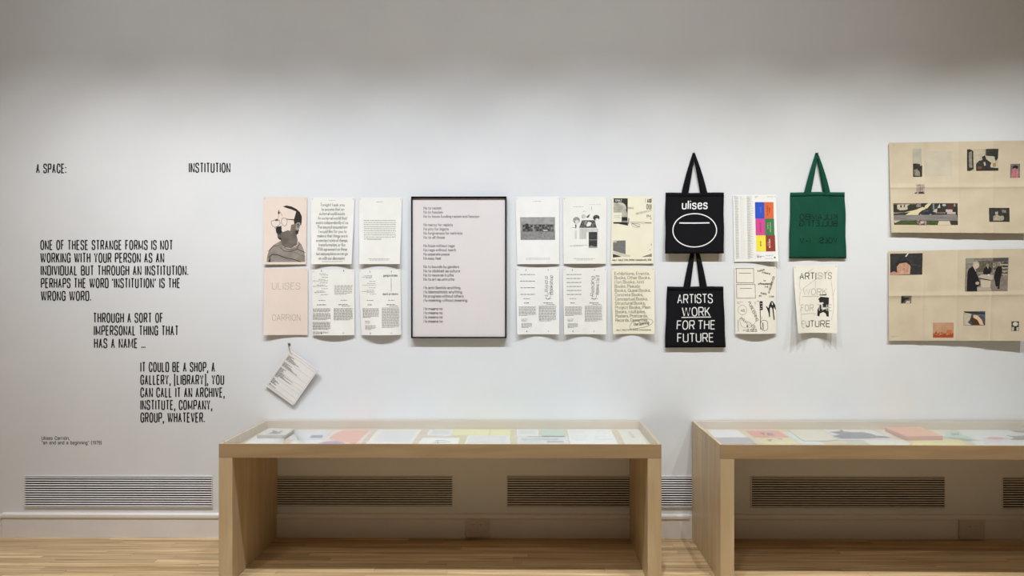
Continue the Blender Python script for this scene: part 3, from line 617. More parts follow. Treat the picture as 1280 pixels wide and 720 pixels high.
p.mark(); p.line(chaikin(z(285, 545, 300, 535, 345, 540, 348, 590, 345, 625, 310, 635, 285, 620, 276, 580), True, 2), .5, K2, closed=True); p.poly(z(296, 560, 304, 555, 306, 620, 298, 625), K)
a.text('AS', *z(96, 455)[0], 2.8, K2, wt=.42, width=5); a.text('PUBLISHING', *z(165, 370)[0], 3.2, K2, wt=.42, width=26, ang=1.17); a.text('PRACTICE', *z(86, 528)[0], 3.3, K2, wt=.42, width=22, ang=.58)
a.text('ULISES', *z(140, 640)[0], 3.2, K2, wt=.5, width=13.5); a.rect(*z(110, 626)[0], *z(132, 631)[0], K2); a.ell(*z(153, 590)[0], 1.2, 1.2, KG)
a.greek(*z(62, 366)[0], z(120, 0)[0][0], 2, 1.8, .5, KG); a.line(z(70, 530, 70, 640), .5, KG); a.line(z(232, 362, 232, 388), .5, KG); a.rect(*z(252, 356)[0], *z(268, 361)[0], K2)
a.text('Pollock', *z(265, 90)[0], 2, K2, wt=.42, width=9.3, ang=-.28); a.text('Artbook at', *z(303, 98)[0], 2, K2, wt=.42, width=11, ang=.2); a.text('IN RESIDENCE', *z(372, 285)[0], 2.2, K2, wt=.4, width=22, ang=-1.25)
a.text('to', *z(316, 176)[0], 2, K2, wt=.4, width=2.6); a.text('Philadelphia', *z(280, 207)[0], 2.2, K2, wt=.45, width=15); a.ell(*z(271, 201)[0], .8, .8, K2); a.text('Ave', *z(325, 232)[0], 2, K2, wt=.4, width=4.5)
a.text('Public', *z(288, 292)[0], 2, K2, wt=.42, width=7.5, ang=.15); a.text('at', *z(270, 316)[0], 2, K2, wt=.4, width=3.4); a.text('With', *z(364, 325)[0], 2.2, K2, wt=.42, width=6.6)
sheet('poster', 'off-white sheet with two outlined boxes, scattered type and a black drawn hand', 'poster', ((918, 333.4), (970, 333.2), (919.3, 417.2), (970.6, 417)), (.006, .026, .006), CREAM, [('printed_picture', p), ('printed_text', a)], GRP)
# 15 artists work
z = Zf(984, 328, 6.42); p = Art(); a = Art()
lg = mat('b5b4ae', .8)
a.text('ARTI', *z(97, 134)[0], 7.8, K, wt=.95, width=21.5); a.text('S', *z(246, 134)[0], 7.8, lg, wt=.95, width=6.2); a.text('TS', *z(294, 134)[0], 7.8, KL, wt=.95, width=10.5)
a.text('WORK', *z(122, 262)[0], 7.6, lg, wt=.9, width=32); a.line(z(115, 275, 260, 275), .7, lg)
a.text('FOR', *z(98, 391)[0], 7.6, lg, wt=.9, width=18.5); a.text('THE', *z(248, 391)[0], 7.6, lg, wt=.9, width=18.5)
a.text('FU', *z(100, 520)[0], 7.6, lg, wt=.9, width=12); a.text('JTURE', *z(150, 520)[0], 7.6, K2, wt=.9, width=32)
p.poly(z(264, 262, 322, 258, 322, 268, 264, 268), K)
p.poly(z(252, 300, 275, 278, 342, 285, 342, 345, 326, 350, 318, 335, 300, 335, 298, 322, 272, 325, 262, 318, 272, 306), K)
p.poly(z(290, 335, 342, 335, 342, 362, 290, 362), K); p.poly(z(250, 385, 270, 345, 282, 345, 284, 388, 342, 392, 344, 438, 328, 438, 318, 412, 300, 402, 272, 412, 268, 436, 250, 432), K)
p.poly(z(284, 388, 342, 368, 342, 392, 284, 396), K)
for q in (z(100, 130, 92, 200, 110, 230, 92, 260, 86, 340), z(120, 215, 225, 140, 305, 95, 340, 58), z(228, 130, 230, 210), z(86, 120, 150, 90, 210, 50), z(355, 140, 372, 250, 382, 380, 362, 465), z(390, 210, 370, 270), z(92, 370, 98, 420, 96, 520, 130, 530), z(100, 420, 190, 410, 240, 420)):
    p.line(chaikin(q, False, 1) if len(q) > 2 else q, .28, KL)
sheet('poster', 'curling white sheet with half-erased capitals around a black shape, below the green bag', 'poster', ((991.8, 332), (1047, 331), (997.8, 416.6), (1046.4, 416.6)), (.072, .014, .062), CREAM, [('printed_picture', p), ('printed_text', a)], GRP, pw_=1.3)

# large folded posters
TAN = mat('c9bba3', .8, 'd0c3ac', 8, name='tan_newsprint')
def folds(seed, cr):
    def f(s, t):
        d = 0
        for c in cr: d += .0035*math.exp(-abs(s-c)*60)
        d += .006*math.exp(-abs(t-.495)*38)*(1 if s > -1 else 0)
        d += .0012*math.sin(s*17+seed)*math.sin(t*6+seed)+.0008*math.sin(s*9+t*21+seed)
        return d+.003
    return f
def ph(p, z, q, base): p.mark(); p.rect(*z(q[0], q[1])[0], *z(q[2], q[3])[0], base)
z = Zf(1100, 165, 5.333); p = Art()
dk = mat('2b2926', .8, '3c3934', 60); md = mat('77726a', .8, '97917f', 60); lt = mat('c4bca6', .8, 'b4ac98', 50); gr = mat('4a5a2e', .8, '394824', 60); rd = mat('5c3a34', .8, '8f7268', 70); asp = mat('73706c', .8, '8a8681', 25, stretch=(.3, 1, 3))
ph(p, z, (218, 110, 277, 298), mat('a8a694', .8, 'b9b5a3', 30)); p.poly(z(218, 210, 240, 208, 262, 212, 280, 225, 278, 298, 218, 298), dk); p.poly(z(225, 250, 245, 245, 268, 270, 262, 292, 228, 290), md)
p.mark(); p.rect(*z(291, 128)[0], *z(480, 292)[0], mat('c3bba9', .8, 'c9c1ad', 20))
ph(p, z, (580, 118, 788, 262), lt); p.poly(z(580, 118, 600, 118, 622, 130, 624, 250, 600, 262, 580, 262), dk); p.poly(z(592, 140, 612, 130, 615, 240, 594, 240), md)
p.poly(z(705, 118, 788, 118, 785, 180, 770, 200, 755, 168, 705, 162), dk); p.poly(z(640, 215, 660, 195, 682, 190, 680, 168, 700, 160, 708, 185, 740, 210, 730, 240, 788, 245, 788, 262, 640, 262), dk)
p.poly(z(748, 212, 770, 210, 772, 235, 748, 236), mat('a8814e', .8)); p.poly(z(690, 205, 700, 202, 705, 225, 694, 230), lt); p.poly(z(655, 230, 680, 235, 676, 250, 650, 250), mat('6b4a35', .8)); p.line(z(700, 120, 700, 160), .4, dk)
ph(p, z, (868, 218, 933, 310), mat('8d8580', .8, '5b5650', 60)); p.ell(*z(903, 240)[0], 3.4, 2.4, K); p.poly(z(874, 310, 878, 255, 900, 245, 922, 262, 924, 310), mat('c47f88', .8, 'a9656f', 60)); p.line(z(903, 250, 903, 308), .3, rd)
ph(p, z, (236, 348, 289, 412), mat('b9ab9c', .8, '9c8f85', 70)); p.poly(z(252, 400, 289, 396, 289, 412, 250, 412), K2); p.line(z(240, 360, 262, 352, 262, 400), .4, K2); p.poly(z(224, 405, 240, 398, 240, 412, 226, 412), KG); p.line(z(275, 350, 275, 395), .4, KG)
# street photograph
zz = Zf(1110, 240, 13.09)
p.mark(); p.rect(*zz(66, 184)[0], *zz(1125, 538)[0], dk)
p.poly(zz(66, 376, 280, 376, 480, 376, 1108, 370, 1125, 468, 66, 468), asp)
p.poly(zz(66, 340, 240, 336, 440, 290, 560, 240, 640, 186, 700, 186, 600, 290, 470, 376, 260, 376, 340, 330, 66, 350), mat('d1c4a0', .8))
p.poly(zz(130, 210, 190, 200, 310, 190, 340, 205, 270, 240, 320, 262, 290, 290, 180, 300, 130, 280), lt); p.poly(zz(180, 215, 205, 212, 205, 250, 180, 255), K); p.poly(zz(240, 208, 262, 208, 255, 250, 238, 250), K2)
p.poly(zz(66, 190, 440, 184, 440, 200, 66, 206), mat('5e5c48', .8, '7e7c68', 90)); p.poly(zz(300, 230, 440, 215, 440, 280, 300, 300), mat('2f3328', .8)); p.poly(zz(470, 186, 520, 186, 520, 245, 450, 250, 440, 220), md)
p.poly(zz(66, 470, 180, 468, 80, 512), lt); p.poly(zz(75, 535, 180, 470, 800, 470, 790, 540), gr); p.poly(zz(810, 475, 990, 475, 1010, 538, 790, 540), mat('cbbfa8', .8)); p.poly(zz(990, 475, 1125, 475, 1125, 538, 1015, 538), mat('3c3230', .8))
p.poly(zz(468, 372, 490, 340, 540, 300, 600, 282, 680, 285, 730, 320, 745, 372), mat('2c2f33', .5)); p.ell(*zz(515, 372)[0], 1.4, .9, KL); p.ell(*zz(672, 370)[0], 1.4, .9, KL); p.poly(zz(540, 318, 600, 296, 640, 296, 640, 320), mat('4b5560', .6))
p.rect(*zz(715, 190)[0], *zz(745, 290)[0], mat('6f8080', .8)); p.poly(zz(790, 262, 835, 190, 840, 262), mat('b7bdb9', .8)); p.poly(zz(710, 320, 740, 290, 790, 270, 780, 340), lt); p.ell(*zz(905, 215)[0], 2.4, 1.6, mat('a3aaa8', .8))
p.rect(*zz(950, 196)[0], *zz(1055, 280)[0], mat('4d3430', .8)); p.rect(*zz(930, 285)[0], *zz(1040, 330)[0], mat('c0ada2', .8)); p.rect(*zz(950, 328)[0], *zz(1090, 364)[0], mat('b8a9a0', .8)); p.rect(*zz(1062, 190)[0], *zz(1090, 240)[0], md); p.rect(*zz(760, 335)[0], *zz(920, 350)[0], md)
p.poly(zz(445, 540, 460, 450, 500, 460, 560, 470, 600, 465, 600, 540), mat('54383c', .8, 'b09a98', 120, contrast=(.45, .55))); p.ell(*zz(530, 500)[0], 2.2, 1.6, mat('c7b6ae', .8))
ph(p, z, (724, 506, 862, 598), dk); p.ell(*z(775, 540)[0], 2.2, 2.6, mat('aaa494', .8)); p.poly(z(745, 590, 750, 560, 775, 550, 800, 560, 815, 590), mat('b5ad9c', .8, '8d8675', 90)); p.ell(*z(812, 572)[0], 2.3, 3, mat('9b9484', .8)); p.rect(*z(812, 520)[0], *z(838, 538)[0], md)
sheet('poster', 'upper large tan folded poster, with a wide street photograph at lower left', 'poster', ((1111.2, 178.3), (1284.5, 175.6), (1114.4, 290.6), (1284, 291.6)), (.014, .022, .026), TAN, [('photograph', p)], 'large tan folded posters', grid=(64, 44), dfun=folds(1, (.25, .5, .75)), thick=.0008, ref=(1111.5, 177.4, 1284, 290.9))
z = Zf(1100, 300, 5.144); p = Art()
ph(p, z, (66, 80, 274, 220), mat('2c2b2c', .8, '3a3838', 50)); p.poly(z(108, 150, 135, 135, 180, 138, 198, 165, 195, 215, 112, 218), mat('b88a72', .8, 'cfa68e', 60)); p.poly(z(100, 145, 112, 130, 170, 122, 195, 140, 196, 160, 170, 140, 125, 145, 110, 165), K)
p.poly(z(68, 205, 90, 196, 112, 205, 112, 220, 68, 220), mat('b98e80', .8)); p.poly(z(162, 100, 178, 78, 186, 80, 170, 103), mat('c9c5bc', .8)); p.line(z(155, 150, 158, 212), .3, rd); p.line(z(200, 150, 262, 165), .4, KG)
zz = Zf(1200, 310, 11.08)
p.mark(); p.rect(*zz(82, 145)[0], *zz(678, 605)[0], mat('8b8379', .8, '6f6860', 50)); p.rect(*zz(88, 148)[0], *zz(205, 215)[0], mat('8e8c80', .8)); p.rect(*zz(200, 185)[0], *zz(460, 340)[0], mat('4a433b', .8, '6f675b', 90)); p.rect(*zz(455, 148)[0], *zz(665, 200)[0], mat('4e4b47', .8))
p.rect(*zz(455, 200)[0], *zz(670, 400)[0], mat('5c564c', .8, '9b9484', 70, contrast=(.42, .58)))
for k in range(4): p.rect(*zz(600, 210+k*48)[0], *zz(668, 232+k*48)[0], K2); p.rect(*zz(560, 236+k*44)[0], *zz(668, 246+k*44)[0], lt)
p.poly(zz(440, 440, 665, 405, 675, 600, 460, 600), mat('7b706a', .8, '8d827a', 40))
p.poly(zz(90, 605, 88, 280, 130, 240, 170, 255, 150, 600), md); p.ell(*zz(228, 245)[0], 4.0, 4.4, mat('c0b09c', .8)); p.poly(zz(178, 255, 190, 195, 240, 185, 275, 215, 200, 215, 205, 250), mat('aaa496', .8))
p.poly(zz(108, 605, 112, 340, 130, 290, 180, 255, 230, 320, 250, 380, 285, 460, 300, 520, 255, 540, 250, 605), mat('1d1a1f', .8)); p.poly(zz(185, 260, 215, 282, 235, 330, 228, 332), lt); p.ell(*zz(255, 492)[0], 2.4, 2, mat('b5a592', .8))
p.poly(zz(250, 550, 310, 545, 440, 560, 450, 600, 255, 602), mat('a89d8c', .8)); p.poly(zz(298, 440, 440, 460, 430, 555, 310, 548), mat('c0b5a2', .8)); p.poly(zz(265, 400, 310, 370, 478, 385, 470, 440, 440, 452, 270, 415), mat('b7ac9a', .8)); p.poly(zz(270, 415, 440, 450, 440, 462, 270, 428), K)
p.poly(zz(325, 365, 340, 290, 370, 262, 410, 265, 440, 290, 435, 350, 410, 375), mat('211d1c', .8)); p.ell(*zz(383, 245)[0], 1.7, 2.1, mat('8f8374', .8)); p.poly(zz(380, 265, 398, 268, 392, 300), lt)
p.poly(zz(480, 410, 495, 330, 510, 285, 540, 262, 575, 265, 592, 300, 588, 380, 570, 440, 562, 575, 530, 570, 545, 540, 510, 540, 495, 470), mat('1e1a1e', .8)); p.ell(*zz(528, 240)[0], 1.6, 2.0, mat('877b6d', .8)); p.rect(*zz(240, 340)[0], *zz(330, 365)[0], md); p.ell(*zz(405, 380)[0], 1.5, .8, WHITE2)
ph(p, z, (138, 356, 205, 406), mat('55504a', .8, '77716a', 70)); p.poly(z(138, 356, 160, 362, 205, 372, 200, 380, 168, 382, 150, 402, 140, 404), K); p.poly(z(165, 405, 175, 390, 195, 388, 196, 405), mat('c8bea8', .8))
ph(p, z, (350, 532, 485, 628), mat('c0977a', .8, 'b3876a', 20)); p.rect(*z(350, 600)[0], *z(485, 628)[0], mat('a8462c', .8)); p.poly(z(350, 606, 366, 595, 372, 575, 376, 598, 400, 590, 440, 598, 442, 580, 474, 578, 474, 606, 440, 612, 380, 614), mat('7a3624', .8, 'cf9460', 120)); p.rect(*z(445, 578)[0], *z(472, 600)[0], mat('c07040', .8))
ph(p, z, (550, 460, 690, 550), mat('3d4653', .8, '59636f', 50)); p.poly(z(552, 465, 600, 478, 590, 515, 575, 530, 600, 548, 552, 548), lt); p.poly(z(590, 510, 615, 490, 650, 500, 690, 540, 690, 550, 610, 548), mat('4a3020', .8)); p.poly(z(612, 482, 640, 486, 668, 515, 682, 548, 655, 545, 640, 515, 612, 500), mat('d6b79a', .8)); p.poly(z(552, 460, 600, 464, 690, 470, 680, 478, 620, 474, 560, 470), K)
ph(p, z, (860, 525, 908, 586), mat('3b3834', .8, '4a4741', 60)); p.ell(*z(885, 542)[0], 3.2, 2.6, mat('cdc6b8', .8)); p.rect(*z(881, 556)[0], *z(889, 580)[0], K); p.poly(z(862, 562, 878, 560, 876, 584, 862, 584), lt); p.poly(z(892, 565, 906, 560, 906, 584, 893, 584), lt)
p.mark(); p.greek(*z(70, 619)[0], z(128, 0)[0][0], 2, 1.3, .45, md)
sheet('poster', 'lower large tan folded poster, with a grey photograph of people at a counter', 'poster', ((1110.6, 314), (1284.5, 310.6), (1111, 425.8), (1281, 426.2)), (.006, .014, .04), TAN, [('photograph', p)], 'large tan folded posters', grid=(64, 44), dfun=folds(4, (.25, .5, .75)), thick=.0008, ref=(1110.8, 312.3, 1284, 426))

# ------------------------------------------------------------------ framed poster
M_frame = mat('0b0a0b', .55, spec=.12, name='black_frame'); M_mat = mat('e2dbdd', .8, 'e4dddf', 6, name='pale_pink_paper')
M_glz = glass_mat('frame_glazing', .35)
dF = .037
pa, pb = wp(513.8, 245.6, -dF), wp(633, 422.8, -dF); fw, fh = pb.x-pa.x, pa.z-pb.z
fr = empty('framed_poster', ((pa.x+pb.x)/2, 0, pb.z), label='black framed pale pink poster of stacked lines each beginning "No"', cat='framed poster')
t_ = .0085; th = .0085
box('frame_rail', -fw/2, fw/2, -dF, 0, fh-.012, fh, M_frame, fr, bev=.0008); box('frame_rail', -fw/2, fw/2, -dF, 0, 0, t_, M_frame, fr, bev=.0008)
box('frame_stile', -fw/2, -fw/2+t_, -dF, 0, t_, fh-.012, M_frame, fr, bev=.0008); box('frame_stile', fw/2-t_, fw/2, -dF, 0, t_, fh-.012, M_frame, fr, bev=.0008)
box('poster_paper', -fw/2+t_, fw/2-t_, -dF+.010, -dF+.012, t_, fh-.012, M_mat, fr)
a = Art()
L = ['No to racism', 'No to fascism', 'No to taxes funding racism and fascism', '', 'No mercy for rapists', 'No pity for bigots', 'No forgiveness for nativists', 'No to all those', '', 'No hope without rage', 'No rage without teeth', 'No separate peace', 'No easy feat', '',
     'No to bounds by genders', 'No to clickbait as culture', 'No to news as truths', 'No to art as untruths', '', 'No anti-Semitic anything', 'No Islamophobic anything', 'No progress without others', 'No meaning without meaning', '', 'No means no', 'No means no', 'No means no', 'No means no']
EE = [552, 553.5, 599, 0, 566, 561, 578, 556, 0, 568.3, 570, 562, 551.5, 0, 574, 575, 567, 568, 0, 575.5, 577.5, 579.5, 584, 0, 553.3, 553.3, 553.3, 553.3]
for i, t in enumerate(L):
    if t: a.text(t, 529.5, 261.6+5.24*i, 3.4, K, wt=.38, width=EE[i]-529.5, serif=.7, xh=6)
pm = lambda x, y, d: (lambda q: Vector((q.x-fr.location.x, -dF+.010-d, q.z-fr.location.z)))(wp(x, y, -dF+.01))
a.build('printed_text', pm, fr)
box('glazing', -fw/2+t_, fw/2-t_, -dF+.006, -dF+.0075, t_, fh-.012, M_glz, fr)

# ------------------------------------------------------------------ tote bags
def tote(label, bc, apex, legs, mtl, arts, off, seed, wrinkle=.0015, apd=.018, strapw=.034):
    """bc: TL TR BL BR px of body; legs: (x_left, x_right) strap centres at the hem; off: (top, bottom) stand-off"""
    D = lambda s, t: off[0]+(off[1]-off[0])*t+.010*math.sin(PI*min(max(s, 0), 1))**.5*math.sin(PI*min(max(t*.97+.03, 0), 1))**.6+wrinkle*(math.sin(s*9+t*4+seed)*math.sin(t*7-s*3+seed*2)+.6*math.sin(s*21-t*15+seed)*math.exp(-t*2))
    P = [wp(bc[i][0], bc[i][1], -D(*st)) for i, st in enumerate(((0, 0), (1, 0), (0, 1), (1, 1)))]
    org = Vector(((P[0].x+P[1].x)/2, 0, (P[2].z+P[3].z)/2))
    x0 = min(bc[0][0], bc[2][0]); x1 = max(bc[1][0], bc[3][0]); y0 = (bc[0][1]+bc[1][1])/2; y1 = (bc[2][1]+bc[3][1])/2
    def pos(s, t, d):
        p = (P[0]*(1-s)+P[1]*s)*(1-t)+(P[2]*(1-s)+P[3]*s)*t
        return Vector((p.x-org.x+.0012*math.sin(t*11+seed), -D(s, t)-d, p.z-org.z+.0012*math.sin(s*8+seed)*(1-t)))
    root = empty('tote_bag', org, label=label, cat='bag', group='tote bags hung on the wall')
    gx, gy = 26, 28; bm = bmesh.new()
    V = [[bm.verts.new(pos(i/gx, j/gy, 0)) for i in range(gx+1)] for j in range(gy+1)]
    W = [[bm.verts.new((v.co.x, min(v.co.y+.005+.012*math.sin(PI*i/gx)*math.sin(PI*j/gy), -.001), v.co.z)) for i, v in enumerate(r_)] for j, r_ in enumerate(V)]
    for j in range(gy):
        for i in range(gx):
            bm.faces.new((V[j][i], V[j+1][i], V[j+1][i+1], V[j][i+1])); bm.faces.new((W[j][i], W[j][i+1], W[j+1][i+1], W[j+1][i]))
    ring = [(0, i) for i in range(gx)]+[(j, gx) for j in range(gy)]+[(gy, i) for i in range(gx, 0, -1)]+[(j, 0) for j in range(gy, 0, -1)]
    for k in range(len(ring)):
        A, B = ring[k], ring[(k+1) % len(ring)]; bm.faces.new((V[A[0]][A[1]], V[B[0]][B[1]], W[B[0]][B[1]], W[A[0]][A[1]]))
    obj('bag_body', bm, mtl, root, smooth=True)
    mapf = lambda x, y, d: pos((x-x0)/(x1-x0), (y-y0)/(y1-y0), d)
    for nm, a in arts: a.build(nm, mapf, root, cell=((x0, x1), (y0, y1), gx, gy), base=.0012)
    # hem: a folded band along the mouth
    hb = bmesh.new(); n = gx
    A = [hb.verts.new(pos(i/n, .0, .0008)) for i in range(n+1)]; B = [hb.verts.new(pos(i/n, .062, .0008)) for i in range(n+1)]; A2 = [hb.verts.new(pos(i/n, .0, -.0006)) for i in range(n+1)]; B2 = [hb.verts.new(pos(i/n, .062, -.0006)) for i in range(n+1)]
    for i in range(n): hb.faces.new((A[i], B[i], B[i+1], A[i+1])); hb.faces.new((B[i], B2[i], B2[i+1], B[i+1])); hb.faces.new((A[i], A[i+1], A2[i+1], A2[i]))
    obj('hem', hb, mtl, root, smooth=True)
    ap = wp(apex[0], apex[1], -apd)-org
    # front and rear handles: ribbons from the hem to the nail
    for nm, dy, sp in (('front_handle', 0, 0), ('rear_handle', .007, .012)):
        sb = bmesh.new()
        for side, lx in ((-1, legs[0]), (1, legs[1])):
            s_ = (lx-x0)/(x1-x0); b0 = pos(s_, .05, -.0005); b0.x -= side*sp; b0.y += dy
            b0.y = min(b0.y, -.002)
            N = 14; prev = None; hw0 = strapw/2
            for k in range(N+1):
                u = k/N; c = b0.lerp(Vector((ap.x, ap.y+dy*.6, ap.z)), u); c.y += -.004*math.sin(PI*u)
                c.x += side*.002*math.sin(PI*u)
                w_ = hw0*(1-.62*u**2); dr = (Vector((ap.x, 0, ap.z))-Vector((b0.x, 0, b0.z))).normalized(); pn = Vector((dr.z, 0, -dr.x))
                if k == 0: pn = Vector((1, 0, 0))
                tw = Vector((0, -.006*u*side, 0))
                q = [sb.verts.new(c-pn*w_+tw), sb.verts.new(c+pn*w_-tw), sb.verts.new(c+pn*w_-tw+Vector((0, .0022, 0))), sb.verts.new(c-pn*w_+tw+Vector((0, .0022, 0)))]
                if prev:
                    for m_ in range(4): sb.faces.new((prev[m_], prev[(m_+1) % 4], q[(m_+1) % 4], q[m_]))
                else: sb.faces.new(q)
                prev = q
            sb.faces.new(prev[::-1])
        bmesh.ops.recalc_face_normals(sb, faces=sb.faces[:]); obj(nm, sb, mtl, root)
    return root, ap+org
def nail(p, label):
    b = bmesh.new(); cyl(b, (0, 0, 0), (0, -.030, .003), .0013, .0013, 8); cyl(b, (0, -.029, .0029), (0, -.0315, .0031), .0035, .0035, 12)
    o = obj('nail', b, mat('9a968f', .3, metal=.8)); o.location = (p.x, 0, p.z); tag(o, label, 'nail')
BLK = mat('101013', .9, '15151a', 400, .25, .15, name='black_canvas'); GRN = mat('0c4434', .8, '10503c', 300, .25, .2, name='green_canvas'); WP = mat('e6e6e6', .7); GK = mat('060f0b', .8)
a = Art(); a.text('ulises', 852, 261.2, 10.2, WP, wt=1.45, width=32.2, gap=2.3)
a.line([(867.9+27.4*math.cos(i*2*PI/48), 288.0+20.8*math.sin(i*2*PI/48)) for i in range(48)], 1.25, WP, closed=True); a.line([(848.6, 279), (886.4, 279)], 1.5, WP)
_, n1 = tote('black canvas tote bag with a white oval and word on it, the upper black one', ((832, 241), (904.6, 240.8), (831.6, 317), (905, 316.8)), (867.5, 191), (854, 881.5), BLK, [('printed_picture', a)], (.008, .040), 1, .0008)
a = Art()
a.text('ARTISTS', 845.2, 378.7, 10.6, WP, wt=1.2, width=47); a.text('WORK', 851, 394.8, 10.4, WP, wt=1.2, width=37); a.line([(850.6, 396.6), (888.8, 396.4)], 1.1, WP)
a.text('FOR THE', 845, 411.3, 10.4, WP, wt=1.2, width=49.3); a.text('FUTURE', 846.2, 427.2, 10.4, WP, wt=1.2, width=46)
_, n2 = tote('black canvas tote bag with four lines of white capitals, below the other black one', ((834, 358.2), (904, 358), (831.2, 434.6), (907, 434.2)), (868.6, 300), (856, 881.8), BLK, [('printed_text', a)], (.008, .020), 2.5, .0008, apd=.007)
a = Art()
a.text('KULAMBO', 998.2, 274.6, 6.8, GK, wt=.75, width=48.4, mirror=True); a.text('BULLETING', 998.2, 282.8, 6.8, GK, wt=.75, width=48.4, mirror=True)
a.text('VOLS.', 1022.2, 303.8, 6.6, GK, wt=.75, width=24.6, mirror=True); a.text('I–V', 999, 304.2, 6.4, GK, wt=.75, width=13.5, mirror=True)
_, n3 = tote('dark green tote bag printed with mirrored black lettering', ((988, 240.4), (1056, 240.2), (986.6, 323), (1057.8, 323)), (1021.4, 191), (1007, 1036), GRN, [('printed_text', a)], (.008, .014), 4, .0032)
nail(n1+Vector((0, 0, -.006)), 'small nail from which the upper black tote bag hangs'); nail(n3+Vector((0, 0, -.006)), 'small nail from which the green tote bag hangs')
nail(n2+Vector((0, 0, -.004)), 'small nail holding the lower black tote bag, behind the upper one')

# ------------------------------------------------------------------ hanging label sheets
tl = wp(362.6, 438, -.03); ll = wp(328.6, 480.5, -.03); rr = wp(397.6, 463, -.03)
ax = (rr-tl); ay = (ll-tl); wS, hS = ax.length, ay.length; ang = math.atan2(ax.z, ax.x)
hs = empty('hanging_list', tl, label='white printed list sheet hung cornerwise from a hook, below the dotted blush sheet', cat='list')
hs.rotation_euler = (R(3), -ang, 0)
paperL = mat('e9e6e4', .5, 'edeae8', 12)
box('sheet', -.002, wS, -.003, 0, -hS, .002, paperL, hs)
box('sheet', 0, wS+.001, .001, .003, -hS-.001, .002, mat('cfccc8', .6), hs)
box('backing_board', .002, wS-.001, .004, .007, -hS, 0, mat('b9b6b0', .7), hs)
a = Art(); PX = 1/193.
def lm(x, y, d): return Vector((x, -.003-d, -y))
a.greek(.012, .012, .12, 1, 1, .0035, K2, last=1, word=(.01, .02))
q = [.03, .036, .042, .048, .054, .06, .082, .088, .094, .100, .106, .124, .130, .136, .142, .148, .154, .160, .166, .172, .178, .184, .190, .208, .214, .220, .226, .232, .238, .25, .256]
s_ = random.Random(3); a.lay += 1
for y_ in q:
    x = .012; e = .012+s_.uniform(.02, .11)*(1.1 if y_ < .2 else .6)
    while x < e:
        l = s_.uniform(.006, .018); a.rect(x, y_, min(x+l, e), y_+.0032, K2, lay=1, cut=False); x += l+.003
for y_ in (.022, .07, .115, .15, .175, .20, .235, .265): a.rect(.008, y_, wS-.012, y_+.0009, KL, lay=2, cut=False)
a.frame(.007, .006, wS-.009, hS-.010, .0009, KL); a.build('printed_text', lm, hs)
b = bmesh.new(); cyl(b, (wS*0-.0, -.006, -hS+.0), (0, .008, -hS), .004, .004, 10); 
bb = bmesh.new(); bx_ = wp(362, 506, -.03)-tl; 
b.free(); bb.free()
b = bmesh.new(); cyl(b, (wS-.004, -.005, -hS+.004), (wS-.004, .009, -hS+.004), .003, .003, 10); obj('binding_post', b, mat('b5b0a8', .3, metal=.7), hs)
b = bmesh.new(); cyl(b, (.006, -.005, -.006), (.006, .009, -.006), .003, .003, 10); obj('binding_post', b, mat('b5b0a8', .3, metal=.7), hs)
# loop of cord
lb = bmesh.new(); p0 = Vector((.006, -.006, -.006)); top = wp(360.5, 430.8, -.026)-tl
rot = hs.rotation_euler.to_matrix().inverted(); topl = rot@top
prev = p0
for side in (-1, 1):
    prev = p0
    for k in range(1, 9):
        u = k/8; c = p0.lerp(topl, u)+Vector((side*.004*math.sin(PI*u), -.002*side, 0)); cyl(lb, prev, c, .0011, .0011, 6); prev = c
obj('cord_loop', lb, mat('5a5348', .9), hs)
hk = bmesh.new(); hp = wp(360.5, 430.8, -.02); cyl(hk, (0, 0, 0), (0, -.004, 0), .008, .008, 14); pv = Vector((0, -.003, 0))
for k in range(1, 11):
    u = k/10; c = Vector((0, -.003-.028*u, -.004*math.sin(PI*u)+.010*u**4)); cyl(hk, pv, c, .0018, .0018, 8); pv = c
o = obj('wall_hook', hk, mat('8f8a80', .35, metal=.8)); o.location = (hp.x, 0, hp.z+.001); tag(o, 'small metal hook in the wall holding the cornerwise hung list', 'hook')

# ------------------------------------------------------------------ display tables
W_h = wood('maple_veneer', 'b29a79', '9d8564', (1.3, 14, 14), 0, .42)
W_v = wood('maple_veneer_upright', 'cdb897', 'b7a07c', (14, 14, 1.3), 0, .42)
W_in_lit = wood('maple_veneer_inside_lit', 'dccaae', 'ccb897', (1.3, 14, 14), 0, .5)  # paler copy of the veneer, reflected wall light put into its colour
M_glass = glass_mat('table_glass', 1.0)
ZT, ZA, ZB = .760, .684, .7095; TD = .735
def table(label, x0, x1, yb, yf, rz, px):
    W_ = x1-x0; D_ = yb-yf
    g = empty('display_table', (x0, yb, 0), rz, label=label, cat='display table', group='glass topped display tables against the wall')
    t = .016; lt_ = .075
    def L(*a): return a
    box('front_board', 0, W_, -D_, -D_+t, ZA, ZT, W_h, g, bev=.0008)
    box('back_board', 0, W_, -t, 0, ZA, ZT, W_in_lit, g, bev=.0008)
    box('side_board', 0, t, -D_+t, -t, ZA, ZT, W_v, g, bev=.0008)
    box('side_board', W_-t, W_, -D_+t, -t, ZA, ZT, W_v, g, bev=.0008)
    box('display_bed', t, W_-t, -D_+t, -t, ZA+.001, ZB, W_in_lit, g)
    box('leg_panel', 0, lt_, -D_, 0, .001, ZA-.001, W_v, g, bev=.0012)
    box('leg_panel', W_-lt_, W_, -D_, 0, .001, ZA-.001, W_v, g, bev=.0012)
    box('glass_top', t*.45, W_-t*.45, -D_+t*.45, -t*.45, ZT-.001, ZT+.005, M_glass, g)
    return g
YF = -TD
tl1 = wp(273.4, 556, YF); tr1 = wp(826.8, 556, YF)
table('long light wooden table with a glazed shallow top, the left one, seen whole', tl1.x, tr1.x, -.006, YF, 0, None)
tl2 = wp(899.3, 556, YF); rz2 = -R(.45)
